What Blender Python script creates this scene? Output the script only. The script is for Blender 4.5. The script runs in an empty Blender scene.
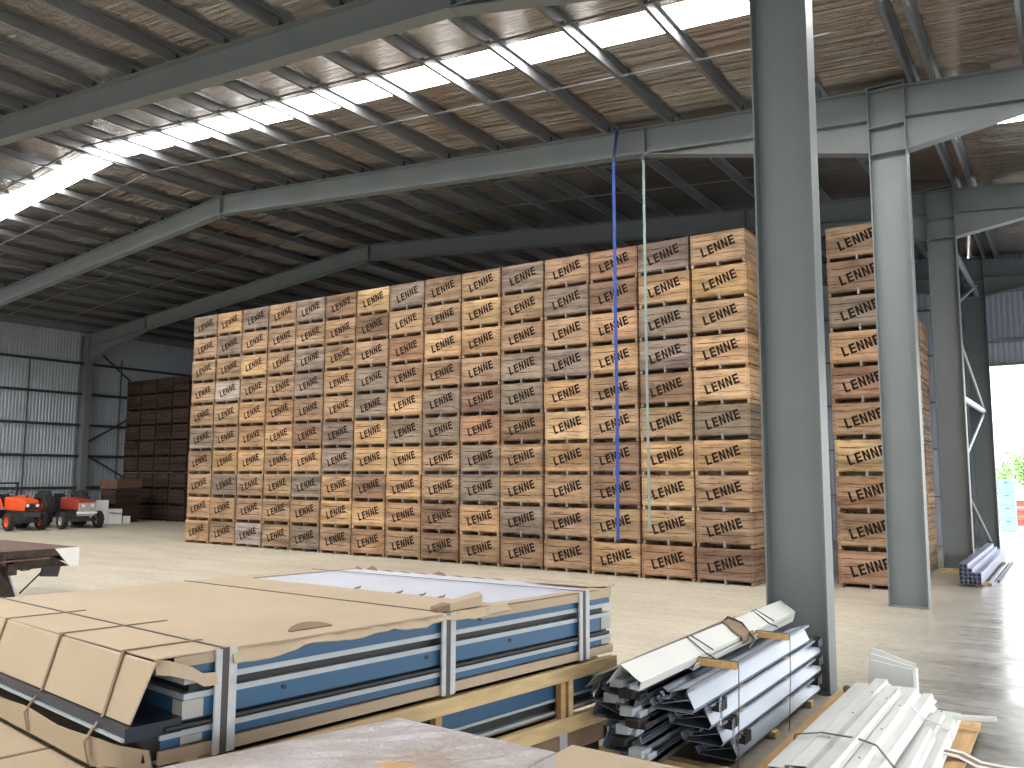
import bpy, bmesh, math, random
from mathutils import Matrix, Vector
random.seed(7)
SC = bpy.context.scene
COL = SC.collection

# ---------------------------------------------------------------- camera
cam = bpy.data.cameras.new('camera'); cam_ob = bpy.data.objects.new('camera', cam); COL.objects.link(cam_ob)
cam.sensor_width = 36; cam.lens = 831.16 * 36 / 1024; cam.clip_end = 500; cam.clip_start = 0.05
YAW, PITCH, ROLL = math.radians(-33.981), math.radians(6.266), math.radians(0.2215)
fw = Vector((math.sin(YAW) * math.cos(PITCH), math.cos(YAW) * math.cos(PITCH), math.sin(PITCH)))
r0 = Vector((math.cos(YAW), -math.sin(YAW), 0)); u0 = r0.cross(fw)
rt = r0 * math.cos(ROLL) + u0 * math.sin(ROLL); up = -r0 * math.sin(ROLL) + u0 * math.cos(ROLL)
M = Matrix((rt, up, -fw)).transposed().to_4x4(); M.translation = Vector((23.212, -16.147, 2.117))
cam_ob.matrix_world = M; SC.camera = cam_ob

# ---------------------------------------------------------------- sky, sun, exposure
SKY_STRENGTH = 1.5; SUN_STRENGTH = 2.6; EXPOSURE = 2.0; SKYLIGHT_GLOW = 8.5
w = bpy.data.worlds.new('sky'); SC.world = w; w.use_nodes = True
wn = w.node_tree; bg = wn.nodes['Background']
tc = wn.nodes.new('ShaderNodeTexCoord'); sp = wn.nodes.new('ShaderNodeSeparateXYZ'); rp = wn.nodes.new('ShaderNodeValToRGB')
wn.links.new(tc.outputs['Generated'], sp.inputs[0]); wn.links.new(sp.outputs['Z'], rp.inputs[0]); wn.links.new(rp.outputs[0], bg.inputs[0])
rp.color_ramp.elements[0].position = 0.0; rp.color_ramp.elements[0].color = (1.0, .98, .94, 1)
rp.color_ramp.elements[1].position = 0.75; rp.color_ramp.elements[1].color = (0.60, 0.76, 1.0, 1)
bg.inputs[1].default_value = SKY_STRENGTH
sun = bpy.data.lights.new('sun', 'SUN'); sun.energy = SUN_STRENGTH; sun.angle = 0.01; sun.color = (1, .95, .87)
sun_ob = bpy.data.objects.new('sun', sun); COL.objects.link(sun_ob)
sun_ob.rotation_euler = Vector((0.25, 0.42, -1.0)).to_track_quat('-Z', 'Y').to_euler()
SC.view_settings.view_transform = 'Standard'; SC.view_settings.look = 'None'
SC.view_settings.exposure = EXPOSURE; SC.view_settings.gamma = 1; SC.view_settings.use_curve_mapping = False
try:
    SC.cycles.use_denoising = True; SC.cycles.denoiser = 'OPENIMAGEDENOISE'
    SC.cycles.max_bounces = 10; SC.cycles.diffuse_bounces = 6; SC.cycles.glossy_bounces = 4
    SC.cycles.caustics_reflective = False; SC.cycles.sample_clamp_indirect = 6
except Exception: pass

# ---------------------------------------------------------------- materials
class NT:
    def __init__(s, name):
        s.m = bpy.data.materials.new(name); s.m.use_nodes = True; s.t = s.m.node_tree
        s.b = s.t.nodes['Principled BSDF']
    def n(s, typ, **k):
        x = s.t.nodes.new('ShaderNode' + typ)
        for a, v in k.items():
            if a[0] == 'i': x.inputs[int(a[1:])].default_value = v
            else: setattr(x, a, v)
        return x
    def l(s, a, b): s.t.links.new(a, b)
    def noise(s, scale, stretch=(1, 1, 1), detail=3, coord='Object', off=None, rough=.5):
        t = s.n('TexCoord'); mp = s.n('Mapping'); mp.inputs['Scale'].default_value = stretch
        s.l(t.outputs[coord], mp.inputs[0])
        if off is not None: s.l(off, mp.inputs['Location'])
        x = s.n('TexNoise'); x.inputs['Scale'].default_value = scale; x.inputs['Detail'].default_value = detail
        x.inputs['Roughness'].default_value = rough
        s.l(mp.outputs[0], x.inputs['Vector']); return x.outputs['Fac']
    def ramp(s, fac, stops):
        r = s.n('ValToRGB'); s.l(fac, r.inputs[0]); e = r.color_ramp.elements
        while len(e) < len(stops): e.new(.5)
        for i, (p, c) in enumerate(stops): e[i].position = p; e[i].color = (*c, 1)
        return r.outputs[0]
    def mix(s, fac, a, b, mode='MIX'):
        x = s.n('Mix', data_type='RGBA', blend_type=mode)
        for i, v in ((0, fac), (6, a), (7, b)):
            if hasattr(v, 'is_output'): s.l(v, x.inputs[i])
            else: x.inputs[i].default_value = v if i == 0 else (*v, 1)
        return x.outputs[2]
    def bump(s, h, st=.3, d=.02):
        b = s.n('Bump'); b.inputs['Strength'].default_value = st; b.inputs['Distance'].default_value = d
        s.l(h, b.inputs['Height']); s.l(b.outputs[0], s.b.inputs['Normal'])
    def set(s, c=None, r=None, m=None, spec=None):
        if c is not None:
            if hasattr(c, 'is_output'): s.l(c, s.b.inputs['Base Color'])
            else: s.b.inputs['Base Color'].default_value = (*c, 1)
        if r is not None:
            if hasattr(r, 'is_output'): s.l(r, s.b.inputs['Roughness'])
            else: s.b.inputs['Roughness'].default_value = r
        if m is not None: s.b.inputs['Metallic'].default_value = m
        if spec is not None: s.b.inputs['Specular IOR Level'].default_value = spec
        return s
def simple(name, c, r=.6, m=0, var=.12, scale=4, stretch=(1, 1, 1), bump=0, spec=.5):
    t = NT(name); n = t.noise(scale, stretch)
    d = tuple(x * (1 - var) for x in c); e = tuple(min(1, x * (1 + var)) for x in c)
    t.set(t.ramp(n, [(.3, d), (.7, e)]), r, m, spec)
    if bump: t.bump(t.noise(scale * 6, stretch), bump)
    return t.m
MT = {}
MT['steel'] = simple('grey_steel_paint', (.170, .190, .195), .5, 0, .06, 1.2)
MT['dark_steel'] = simple('dark_steel', (.05, .055, .06), .5, .3)
MT['galv'] = simple('galvanised_steel', (.24, .25, .255), .4, .6, .12, 3, (1, .2, 1))
MT['galv_bright'] = simple('bright_galvanised', (.30, .345, .42), .38, .3, .08, 5, (1, .2, 1))
MT['mill'] = simple('mill_finish_tube', (.21, .225, .33), .35, .6, .1, 5)
MT['white'] = simple('white_colour_coated_steel', (.70, .71, .68), .38, 0, .03, 2)
MT['white_fl'] = simple('off_white_flashing', (.70, .72, .70), .35, 0, .04, 2)
MT['navy'] = simple('navy_panel', (.012, .02, .035), .4)
MT['blue'] = simple('blue_film_panel', (.028, .105, .21), .42, 0, .12, 2.5, (1, .3, 2))
MT['trim'] = simple('pale_grey_trim', (.40, .45, .49), .4, .1, .06)
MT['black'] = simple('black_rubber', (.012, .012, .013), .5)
MT['tyre'] = simple('tyre_rubber', (.022, .022, .021), .8)
MT['foil_blue'] = simple('pale_blue_white_sheet', (.62, .66, .78), .35, 0, .05, 2)
MT['card'] = simple('cardboard', (.46, .365, .255), .8, 0, .05, 1.5, bump=.05)
MT['card_edge'] = simple('torn_cardboard', (.36, .26, .16), .9, 0, .2, 15, bump=.3)
MT['card_dark'] = simple('dull_brown_cardboard', (.235, .165, .105), .85, 0, .15, 5)
MT['timber'] = simple('raw_pine', (.62, .46, .24), .7, 0, .18, 3, (6, .6, 6), bump=.1)
MT['timber_o'] = simple('orange_pine', (.52, .32, .14), .7, 0, .2, 3, (6, .6, 6))
MT['old_board'] = simple('weathered_board', (.12, .068, .048), .85, 0, .35, 3, (.5, 5, 8))
MT['rust'] = simple('rusty_steel', (.05, .033, .027), .85, 0, .35, 6)
MT['red'] = simple('faded_red_paint', (.33, .045, .03), .5, 0, .25, 6)
MT['orange'] = simple('orange_red_paint', (.82, .10, .02), .35, 0, .08, 3)
MT['rim'] = simple('dirty_cream_rim', (.42, .38, .33), .6)
MT['grille'] = simple('grey_grille', (.38, .38, .36), .5)
MT['lamp'] = simple('lamp_glass', (.8, .8, .75), .15)
MT['carton'] = simple('white_carton', (.78, .78, .78), .7, 0, .03)
MT['band'] = simple('strapping_band', (.06, .055, .05), .5)
MT['film'] = simple('white_plastic_corner', (.50, .52, .54), .35, 0, .12, 12)
MT['webblue'] = simple('blue_webbing', (.02, .055, .27), .6)
MT['webblue_d'] = simple('dark_blue_webbing', (.015, .03, .14), .6)
MT['webgreen'] = simple('grey_green_webbing', (.20, .27, .25), .6)
MT['turq'] = simple('turquoise_paint', (.2, .62, .66), .4)
MT['redbeam'] = simple('red_oxide', (.42, .12, .08), .6)
MT['bark'] = simple('bark', (.12, .09, .06), .9)
MT['leaf'] = simple('green_leaves', (.14, .30, .05), .7, 0, .4, 2)
MT['ink'] = None

def mk_bin(name, ink=False):
    t = NT(name); oi = t.n('ObjectInfo')
    mul = t.n('Math', operation='MULTIPLY', i1=57.3); t.l(oi.outputs['Random'], mul.inputs[0])
    cmb = t.n('CombineXYZ')
    for i in range(3): t.l(mul.outputs[0], cmb.inputs[i])
    grain = t.noise(3.2, (1, 1, 9), 5, off=cmb.outputs[0], rough=.6)
    # one tone per horizontal board
    tc = t.n('TexCoord'); sx = t.n('SeparateXYZ'); t.l(tc.outputs['Object'], sx.inputs[0])
    fl = t.n('Math', operation='MULTIPLY', i1=1 / .158); t.l(sx.outputs['Z'], fl.inputs[0])
    f2 = t.n('Math', operation='FLOOR'); t.l(fl.outputs[0], f2.inputs[0])
    ad = t.n('Math', operation='ADD'); t.l(f2.outputs[0], ad.inputs[0]); t.l(mul.outputs[0], ad.inputs[1])
    wn_ = t.n('TexWhiteNoise', noise_dimensions='1D'); t.l(ad.outputs[0], wn_.inputs['W'])
    tone = t.ramp(wn_.outputs['Value'], [(0, (.66, .64, .63)), (1, (1.15, 1.14, 1.12))])
    g = t.ramp(grain, [(.3, (.42, .36, .32)), (.46, (.95, .94, .93)), (.8, (1.15, 1.12, 1.05))])
    c = t.mix(1, oi.outputs['Color'], tone, 'MULTIPLY'); c = t.mix(1, c, g, 'MULTIPLY')
    blotch = t.noise(1.7, (1, 1, 1.5), 4, off=cmb.outputs[0])
    c = t.mix(1, c, t.ramp(blotch, [(.3, (.68, .67, .68)), (.55, (1, 1, 1))]), 'MULTIPLY')
    if ink:
        wear = t.noise(14, (1, 1, 1), 4, off=cmb.outputs[0], rough=.7)
        k = t.ramp(wear, [(.60, (0, 0, 0)), (.80, (.8, .8, .8))])
        rgb = t.n('RGBToBW'); t.l(k, rgb.inputs[0])
        c = t.mix(rgb.outputs[0], (.018, .014, .012), c)
    t.set(c, .85, spec=.04 if ink else .2); t.bump(grain, .25, .01)
    return t.m
MT['bin'] = mk_bin('bin_timber'); MT['ink'] = mk_bin('stencil_ink', True)

def mk_floor():
    t = NT('polished_concrete')
    a = t.noise(.22, (1, 1, 1), 5); b = t.noise(1.6, (.25, 1, 1), 6, rough=.65); c = t.noise(9, (1, 1, 1), 5)
    base = t.ramp(a, [(.3, (.44, .395, .31)), (.5, (.51, .46, .365)), (.7, (.56, .51, .41))])
    stain = t.ramp(b, [(.38, (.66, .66, .66)), (.56, (1, 1, 1))])
    tc = t.n('TexCoord'); sx = t.n('SeparateXYZ'); t.l(tc.outputs['Object'], sx.inputs[0])
    mr = t.n('MapRange'); t.l(sx.outputs['X'], mr.inputs[0]); mr.inputs[1].default_value = 20.4; mr.inputs[2].default_value = 22.2
    grey = t.mix(b, (.11, .115, .12), (.29, .285, .275))
    # tyre-dust streaks run across the traffic aisle
    st = t.noise(.9, (.22, 2.6, 1), 6, rough=.7)
    grey = t.mix(1, grey, t.ramp(st, [(.35, (.5, .5, .5)), (.6, (1.1, 1.1, 1.1))]), 'MULTIPLY')
    c1 = t.mix(.5, base, t.mix(1, base, stain, 'MULTIPLY'))
    c2 = t.mix(mr.outputs[0], c1, grey)
    c3 = t.mix(.25, c2, t.ramp(c, [(.3, (.2, .18, .15)), (.7, (.6, .55, .45))]))
    rr = t.ramp(st, [(.35, (.14, .14, .14)), (.65, (.34, .34, .34))])
    bw = t.n('RGBToBW'); t.l(rr, bw.inputs[0])
    rm = t.n('MapRange'); t.l(mr.outputs[0], rm.inputs[0]); rm.inputs[3].default_value = .55
    t.l(bw.outputs[0], rm.inputs[4])
    t.set(c3, rm.outputs[0], spec=.27)
    t.bump(b, .08, .01)
    return t.m
MT['floor'] = mk_floor()
MT['ground'] = simple('pale_gravel_yard', (.48, .45, .40), .95, 0, .1, .5)

def mk_foil():
    t = NT('foil_insulation')
    a = t.noise(2.4, (.16, 3.4, 1), 6, rough=.6); b = t.noise(2.2, (1, 1.3, 1), 4); c = t.noise(.5, (1, .7, 1), 3); d = t.noise(.8, (.3, 1.6, 1), 2)
    h = t.n('Math', operation='MULTIPLY_ADD', i1=.45); t.l(b, h.inputs[0]); t.l(a, h.inputs[2])
    h2 = t.n('Math', operation='MULTIPLY_ADD', i1=1.2); t.l(d, h2.inputs[0]); t.l(h.outputs[0], h2.inputs[2])
    col = t.ramp(c, [(.35, (.36, .29, .24)), (.65, (.50, .475, .45))])
    t.set(col, .16, .97); t.bump(h2.outputs[0], 1.0, .14)
    return t.m
MT['foil'] = mk_foil()
def mk_skylight():
    t = NT('glowing_translucent_roof_sheet'); t.set((.8, .8, .8), .5)
    t.b.inputs['Emission Color'].default_value = (1, .98, .95, 1); t.b.inputs['Emission Strength'].default_value = SKYLIGHT_GLOW; return t.m
MT['skylight'] = mk_skylight()
MT['cladding'] = simple('zincalume_cladding', (.50, .545, .62), .45, .25, .06, 1.5)
MT['roofing'] = simple('roof_sheet', (.5, .5, .5), .5, .2)
def mk_wrap():
    t = NT('crumpled_clear_wrap'); n = t.noise(7, (1, 1, 1), 5, rough=.65); m = t.noise(2, (1, 1, 1), 3)
    t.set(t.ramp(m, [(.35, (.33, .26, .22)), (.6, (.44, .41, .42))]), .3, 0, .5)
    t.bump(n, .6, .04); return t.m
MT['wrap'] = mk_wrap()
def mk_clear():
    t = NT('clear_plastic_loop'); t.set((.8, .85, .9), .15); t.b.inputs['Transmission Weight'].default_value = .8; return t.m
MT['clear'] = mk_clear()

# ---------------------------------------------------------------- helpers
class MB:
    def __init__(s): s.v = []; s.f = []
    def add(s, vs, fs, mat=None):
        o = len(s.v)
        s.v += [tuple(mat @ Vector(p)) if mat else tuple(p) for p in vs]; s.f += [tuple(i + o for i in f) for f in fs]; return s
    def box(s, x0, x1, y0, y1, z0, z1, mat=None):
        vs = [(x, y, z) for z in (z0, z1) for y in (y0, y1) for x in (x0, x1)]
        return s.add(vs, [(0, 2, 3, 1), (4, 5, 7, 6), (0, 1, 5, 4), (2, 6, 7, 3), (0, 4, 6, 2), (1, 3, 7, 5)], mat)
    def hexa(s, bot, top):   # 4 bottom and 4 top points, counter-clockwise from above
        return s.add(list(bot) + list(top), [(3, 2, 1, 0), (4, 5, 6, 7)] + [(i, (i + 1) % 4, (i + 1) % 4 + 4, i + 4) for i in range(4)])
    def prism(s, poly, axis, a, b, mat=None):  # poly extruded along axis between a and b
        def P(p, t): return {'x': (t, p[0], p[1]), 'y': (p[0], t, p[1]), 'z': (p[0], p[1], t)}[axis]
        n = len(poly); vs = [P(p, a) for p in poly] + [P(p, b) for p in poly]
        return s.add(vs, [tuple(range(n))[::-1], tuple(range(n, 2 * n))] + [(i, (i + 1) % n, (i + 1) % n + n, i + n) for i in range(n)], mat)
    def sheet(s, line, axis, a, b, th, mat=None):  # open polyline profile with thickness, extruded
        n = len(line); off = []
        for i, p in enumerate(line):
            q0 = Vector(line[max(0, i - 1)]); q1 = Vector(line[min(n - 1, i + 1)]); d = (q1 - q0).normalized()
            off.append((p[0] - d.y * th, p[1] + d.x * th))
        return s.prism(list(line) + off[::-1], axis, a, b, mat) if n == 2 else s._strip(line, off, axis, a, b, mat)
    def _strip(s, l, o, axis, a, b, mat):
        for i in range(len(l) - 1): s.prism([l[i], l[i + 1], o[i + 1], o[i]], axis, a, b, mat)
        return s
    def tube(s, pts, r, n=8):
        pts = [Vector(p) for p in pts]; rings = []
        for i, p in enumerate(pts):
            d = (pts[min(i + 1, len(pts) - 1)] - pts[max(i - 1, 0)]).normalized()
            a = d.orthogonal().normalized() if i == 0 else (a - d * a.dot(d)).normalized(); b = d.cross(a)
            rr = r[i] if isinstance(r, (list, tuple)) else r
            rings.append([p + (a * math.cos(t) + b * math.sin(t)) * rr for t in [2 * math.pi * k / n for k in range(n)]])
        vs = [v for R_ in rings for v in R_]; m = len(rings)
        fs = [(i * n + k, i * n + (k + 1) % n, (i + 1) * n + (k + 1) % n, (i + 1) * n + k) for i in range(m - 1) for k in range(n)]
        fs += [tuple(range(n))[::-1], tuple(range((m - 1) * n, m * n))]
        return s.add(vs, fs)
    def ribbon(s, pts, wv, th):   # flat band: pts centre line, wv width vector (full), thickness
        pts = [Vector(p) for p in pts]; wv = Vector(wv)
        for p, q in zip(pts[:-1], pts[1:]):
            nrm = (q - p).cross(wv).normalized() * th
            s.hexa([p - wv / 2, p + wv / 2, q + wv / 2, q - wv / 2], [x + nrm for x in (p - wv / 2, p + wv / 2, q + wv / 2, q - wv / 2)])
        return s
    def lathe(s, prof, n=24, mat=None):   # prof (r, y) about Y axis
        vs = []; m = len(prof)
        for k in range(n):
            t = 2 * math.pi * k / n
            vs += [(r * math.cos(t), y, r * math.sin(t)) for r, y in prof]
        fs = [(k * m + i, k * m + i + 1, ((k + 1) % n) * m + i + 1, ((k + 1) % n) * m + i) for k in range(n) for i in range(m - 1)]
        return s.add(vs, fs, mat)
    def build(s, name, mat, parent=None, loc=None, bevel=0, smooth=False):
        me = bpy.data.meshes.new(name); me.from_pydata(s.v, [], s.f); me.update()
        bm = bmesh.new(); bm.from_mesh(me); bmesh.ops.recalc_face_normals(bm, faces=bm.faces)
        bm.to_mesh(me); bm.free()
        me.materials.append(MT[mat] if isinstance(mat, str) else mat)
        if smooth:
            for p in me.polygons: p.use_smooth = True
        o = bpy.data.objects.new(name, me); COL.objects.link(o)
        if parent: o.parent = parent
        if loc: o.location = loc
        if bevel:
            b = o.modifiers.new('bevel', 'BEVEL'); b.width = bevel; b.segments = 2; b.limit_method = 'ANGLE'
        return o
def tag(o, label=None, cat=None, group=None, kind=None):
    if label: o['label'] = label
    if cat: o['category'] = cat
    if group: o['group'] = group
    if kind: o['kind'] = kind
    return o
def empty(name, loc, label, cat, group=None, rz=0):
    o = bpy.data.objects.new(name, None); COL.objects.link(o); o.location = loc; o.rotation_euler = (0, 0, rz)
    o.empty_display_size = .1
    return tag(o, label, cat, group)
def kids(o): return [c for c in bpy.data.objects if c.parent == o]
def ordinal(n): return ['first', 'second', 'third', 'fourth', 'fifth', 'sixth', 'seventh', 'eighth', 'ninth', 'tenth', 'eleventh',
                        'twelfth', 'thirteenth', 'fourteenth', 'fifteenth', 'sixteenth'][n - 1]

# ---------------------------------------------------------------- building constants
XR, XL, XC = 2.5, -16.4, 21.12      # ridge, left wall, outer flange of the column line
XE = 31.0                           # annexe eave
def rz_(x): return 10.38 - (.083 if x > XR else .089) * abs(x - XR)     # top of the rafters
DEP = .56
FR = [-19.85, -7.34, -.95, 5.35, 13.0]           # portal frames
YB, YF = 13.3, -38.9                             # back wall, open front
FRN = ['nearest frame behind the camera', 'front frame', 'middle frame carrying the hanging straps', 'third frame back', 'rear frame by the end wall']

# floor, ground
tag(MB().box(XL, XE, YF, YB, -.2, 0).build('floor', 'floor'), kind='structure')
g = MB(); g.add([(-120, -120, -.03), (160, -120, -.03), (160, 220, -.03), (-120, 220, -.03)], [(0, 1, 2, 3)])
tag(g.build('ground', 'ground'), kind='structure')

# corrugated walls
def corrugated(name, axis, a0, a1, z0f, z1f, base, sgn, pitch=.15, amp=.035, mat='cladding'):
    m = MB(); n = int((a1 - a0) / pitch); prof = [(0, 0), (.3, 0), (.45, 1), (.85, 1), (1, 0)]
    pts = []
    for i in range(n):
        for t, h in prof[:-1]: pts.append((a0 + (i + t) * pitch, base + sgn * h * amp))
    vs = []
    for off in (0, -sgn * .02):
        for a, b in pts:
            for z in (z0f(a), z1f(a)): vs.append((a, b + off, z) if axis == 'x' else (b + off, a, z))
    k = len(pts); fs = []
    for l in (0, 1):
        for i in range(k - 1):
            o = l * 2 * k + 2 * i; fs.append((o, o + 2, o + 3, o + 1))
    m.add(vs, fs); return tag(m.build(name, mat), kind='structure')
corrugated('wall_left', 'y', YF, YB, lambda a: 0, lambda a: rz_(XL) + .23, XL - .02, 1)
corrugated('wall_back', 'x', XL, XC - .3, lambda a: 0, lambda a: rz_(a) + .225, YB + .02, -1)
corrugated('wall_front_unseen', 'x', XL, XE, lambda a: 4.5, lambda a: rz_(a) + .225, YF + .05, 1)  # unseen wall, added above the opening to limit daylight on the ceiling
corrugated('wall_right_annexe_unseen', 'y', YF, YB, lambda a: 3.2, lambda a: rz_(XE) + .225, XE - .03, -1)  # unseen wall, brought down low to cut daylight from the side
corrugated('wall_back_annexe', 'x', XC - .3, XE, lambda a: 5.52, lambda a: rz_(a) + .225, YB + .02, -1)

# roof: foil-lined slabs with translucent strip
def roof(name, x0, x1, y0, y1, mat, z=.21, th=.03, seg=.5):
    m = MB(); nx = max(1, int(abs(x1 - x0) / seg)); ny = max(1, int((y1 - y0) / .8))
    zz = lambda x, y: rz_(x) + z
    vs = []
    for j in range(ny + 1):
        for i in range(nx + 1):
            x = x0 + (x1 - x0) * i / nx; y = y0 + (y1 - y0) * j / ny
            vs.append((x, y, zz(x, y)))
    k = len(vs); vs += [(a, b, c + th) for a, b, c in vs]; W = nx + 1; fs = []
    for j in range(ny):
        for i in range(nx):
            q = (j * W + i, j * W + i + 1, (j + 1) * W + i + 1, (j + 1) * W + i); fs += [q, tuple(a + k for a in q)]
    m.add(vs, fs); return tag(m.build(name, mat), kind='structure')
SK0, SK1 = -4.88, -4.1; SK_ADD0, SK_ADD1 = -17.6, -16.5
for nm, x0, x1 in (('left', XL - .12, XR), ('right', XR, XC + .6)):
    roof('ceiling_' + nm + '_front_unseen', x0, x1, YF, SK_ADD0, 'foil'); roof('ceiling_' + nm + '_middle', x0, x1, SK_ADD1, SK0, 'foil')
    roof('skylight_' + nm + '_front_unseen', x0, x1, SK_ADD0, SK_ADD1, 'skylight', .215, .01); roof('ceiling_' + nm + '_back', x0, x1, SK1, YB + .12, 'foil')  # front skylight strips are unseen, added to throw more light on the floor
    roof('skylight_' + nm, x0, x1, SK0, SK1, 'skylight', .215, .01)
roof('ceiling_annexe_front', XC + .6, XE, YF, SK0, 'foil'); roof('ceiling_annexe_middle', XC + .6, XE, SK1, 1.55, 'foil')
roof('ceiling_annexe_back', XC + .6, XE, 1.98, YB + .12, 'foil')
roof('skylight_annexe_front', XC + .6, XE, SK0, SK1, 'skylight', .215, .01); roof('skylight_annexe_back', XC + .6, XE, 1.55, 1.98, 'skylight', .215, .01)

# ---------------------------------------------------------------- portal frames
def slopebar(m, x0, x1, y0, y1, a, b):   # bar between rafter-top+a and rafter-top+b
    m.hexa([(x0, y0, rz_(x0) + a), (x1, y0, rz_(x1) + a), (x1, y1, rz_(x1) + a), (x0, y1, rz_(x0) + a)],
           [(x0, y0, rz_(x0) + b), (x1, y0, rz_(x1) + b), (x1, y1, rz_(x1) + b), (x0, y1, rz_(x0) + b)])
PITCH_P = 1.44
px_left = [XR - .17 - PITCH_P * k for k in range(14) if XR - .17 - PITCH_P * k > XL + .2]
px_right = [XR - .03 + PITCH_P * k + (.05 if k == 0 else 0) for k in range(13) if XR + PITCH_P * k < XC - .5]
px_annexe = [21.3, 21.62, 22.95, 24.4, 25.85, 27.3, 28.75, 30.2]
cleat_me = MB().box(-.004, .004, -.05, .05, 0, .17).build('purlin_cleat', 'dark_steel')
cleat_data = cleat_me.data; bpy.data.objects.remove(cleat_me)
def rafter(fi, name, x0, x1, label, haunch=None, cleats=()):
    y = FR[fi]; hw = .13; e = empty(name, (0, 0, 0), label, 'rafter', 'roof rafters of the portal frames')
    m = MB(); slopebar(m, x0, x1, y - .006, y + .006, -DEP + .02, -.02); m.build('web', 'steel', e)
    m = MB(); slopebar(m, x0, x1, y - hw, y + hw, -.02, 0); m.build('top_flange', 'steel', e)
    m = MB(); slopebar(m, x0, x1, y - hw, y + hw, -DEP, -DEP + .02); m.build('bottom_flange', 'steel', e)
    if haunch:
        hx0, hx1, zd = haunch   # hx0 = at column, hx1 = tip, zd = bottom level at the column
        zt0 = rz_(hx0) - DEP; zt1 = rz_(hx1) - DEP
        h = MB(); tri = [(hx0, zt0), (hx1, zt1), (hx0, zd)]; h.prism(tri, 'y', y - .006, y + .006); h.build('haunch_web', 'steel', e)
        d = MB(); d.hexa([(hx0, y - hw, zd - .02), (hx1, y - hw, zt1 - .02), (hx1, y + hw, zt1 - .02), (hx0, y + hw, zd - .02)],
                         [(hx0, y - hw, zd), (hx1, y - hw, zt1), (hx1, y + hw, zt1), (hx0, y + hw, zd)]); d.build('haunch_flange', 'steel', e)
        s = MB(); xx = hx1; s.box(xx - .012, xx + .012, y - hw, y + hw, rz_(xx) - DEP - .03, rz_(xx)); s.build('splice_plate', 'steel', e)
    if x1 == XR or x0 == XR:
        xx = XR + (.013 if x0 == XR else -.013)
        s = MB(); s.box(xx - .012, xx + .012, y - hw - .01, y + hw + .01, rz_(XR) - DEP - .1, rz_(XR)); s.build('apex_plate', 'steel', e)
    for cx in cleats:
        o = bpy.data.objects.new('purlin_cleat', cleat_data); COL.objects.link(o); o.parent = e; o.location = (cx, y, rz_(cx))
    return e
for fi in range(5):
    if fi == 0: continue
    cl = px_left if fi in (1, 2) else (); cr = px_right if fi in (1, 2) else (); ca = px_annexe[:3] if fi in (2, 3) else ()
    n = FRN[fi]; dx = (0, 0, .03, .11, .11)[fi]
    rafter(fi, 'steel_rafter', XL + .68, XR, 'grey steel rafter sloping left of the ridge on the ' + n, (XL + .68, XL + 5.2, 7.55), cl)
    rafter(fi, 'steel_rafter', XR, XC - .6 + dx, 'grey haunched steel rafter right of the ridge on the ' + n, (XC - .6 + dx, 16.28, 7.75), cr)
    rafter(fi, 'steel_rafter', XC + dx, XE - .08, 'grey steel rafter right of the column line on the ' + n, (XC + dx, 23.5, 7.70), ca)

def column(fi, xa, xb, ztop, label, zst):
    y = FR[fi]; hw = .145; e = empty('steel_column', ((xa + xb) / 2, y, 0), label, 'column', 'steel columns')
    c = (xb - xa) / 2
    MB().box(-c, c, -.006, .006, .025, ztop).build('web', 'steel', e)
    for s in (-1, 1): MB().box(s * c - (.018 if s > 0 else 0), s * c + (.018 if s < 0 else 0), -hw, hw, .025, ztop).build('flange', 'steel', e)
    MB().box(-c - .004, c + .004, -.15, .15, 0, .025).build('base_plate', 'steel', e)
    st = MB()
    for z in zst: st.box(-c + .018, c - .018, -hw, hw, z, z + .014)
    st.build('stiffener', 'steel', e)
    MB().box(-c, c, -hw, hw, ztop, ztop + .02).build('cap_plate', 'steel', e)
    return e
CN = {1: 'nearest big grey steel column, behind the bundles of silver flashings', 2: 'second grey column back in the row, holding the hanging-strap rafter',
      3: 'third grey column back, beside the square tube bundle', 4: 'rearmost grey column, at the edge of the open doorway'}
LN = {1: 'grey column on the left wall, under the front frame', 2: 'grey column on the left wall, under the middle frame',
      3: 'grey column against the left wall behind the tractors', 4: 'grey column in the far back left corner'}
for fi in (1, 2, 3, 4):
    dx = (0, 0, .03, .11, .11)[fi]
    column(fi, XC - .6 + dx, XC + dx, rz_(XC) + .06, CN[fi], (7.68, 8.16, rz_(XC - .3) - .03))
    column(fi, XL + .03, XL + .68, rz_(XL + .3) - .02, LN[fi], (7.5, rz_(XL) - .55))

# purlins: Z sections running the length of the shed
def purlin(x, side, label, grp, y0=YF, y1=YB - .06):
    m = MB(); z = rz_(x) + .005; s = side
    line = [(x - s * .065, z + .018), (x - s * .065, z), (x, z), (x, z + .195), (x + s * .065, z + .195), (x + s * .065, z + .178)]
    for a, b in zip(line[:-1], line[1:]):
        x0_, x1_ = sorted((a[0], b[0])); z0_, z1_ = sorted((a[1], b[1]))
        m.box(x0_ - .0012, x1_ + .0012, y0, y1, z0_ - .0012, z1_ + .0012)
    return tag(m.build('roof_purlin', 'galv'), label, 'purlin', grp)
for k, x in enumerate(px_left):
    purlin(x, -1, 'galvanised roof purlin, %s' % ('the dark one just left of the ridge' if k == 0 else ordinal(k + 1) + ' one down the left roof slope from the ridge'), 'galvanised roof purlins')
for k, x in enumerate(px_right):
    purlin(x, 1, 'galvanised roof purlin, %s' % ('just right of the ridge' if k == 0 else ordinal(k + 1) + ' one down the right roof slope from the ridge'), 'galvanised roof purlins')
for k, x in enumerate(px_annexe):
    purlin(x, 1, 'galvanised roof purlin above the side aisle, %s out from the column row' % ordinal(k + 1), 'galvanised roof purlins')
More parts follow.
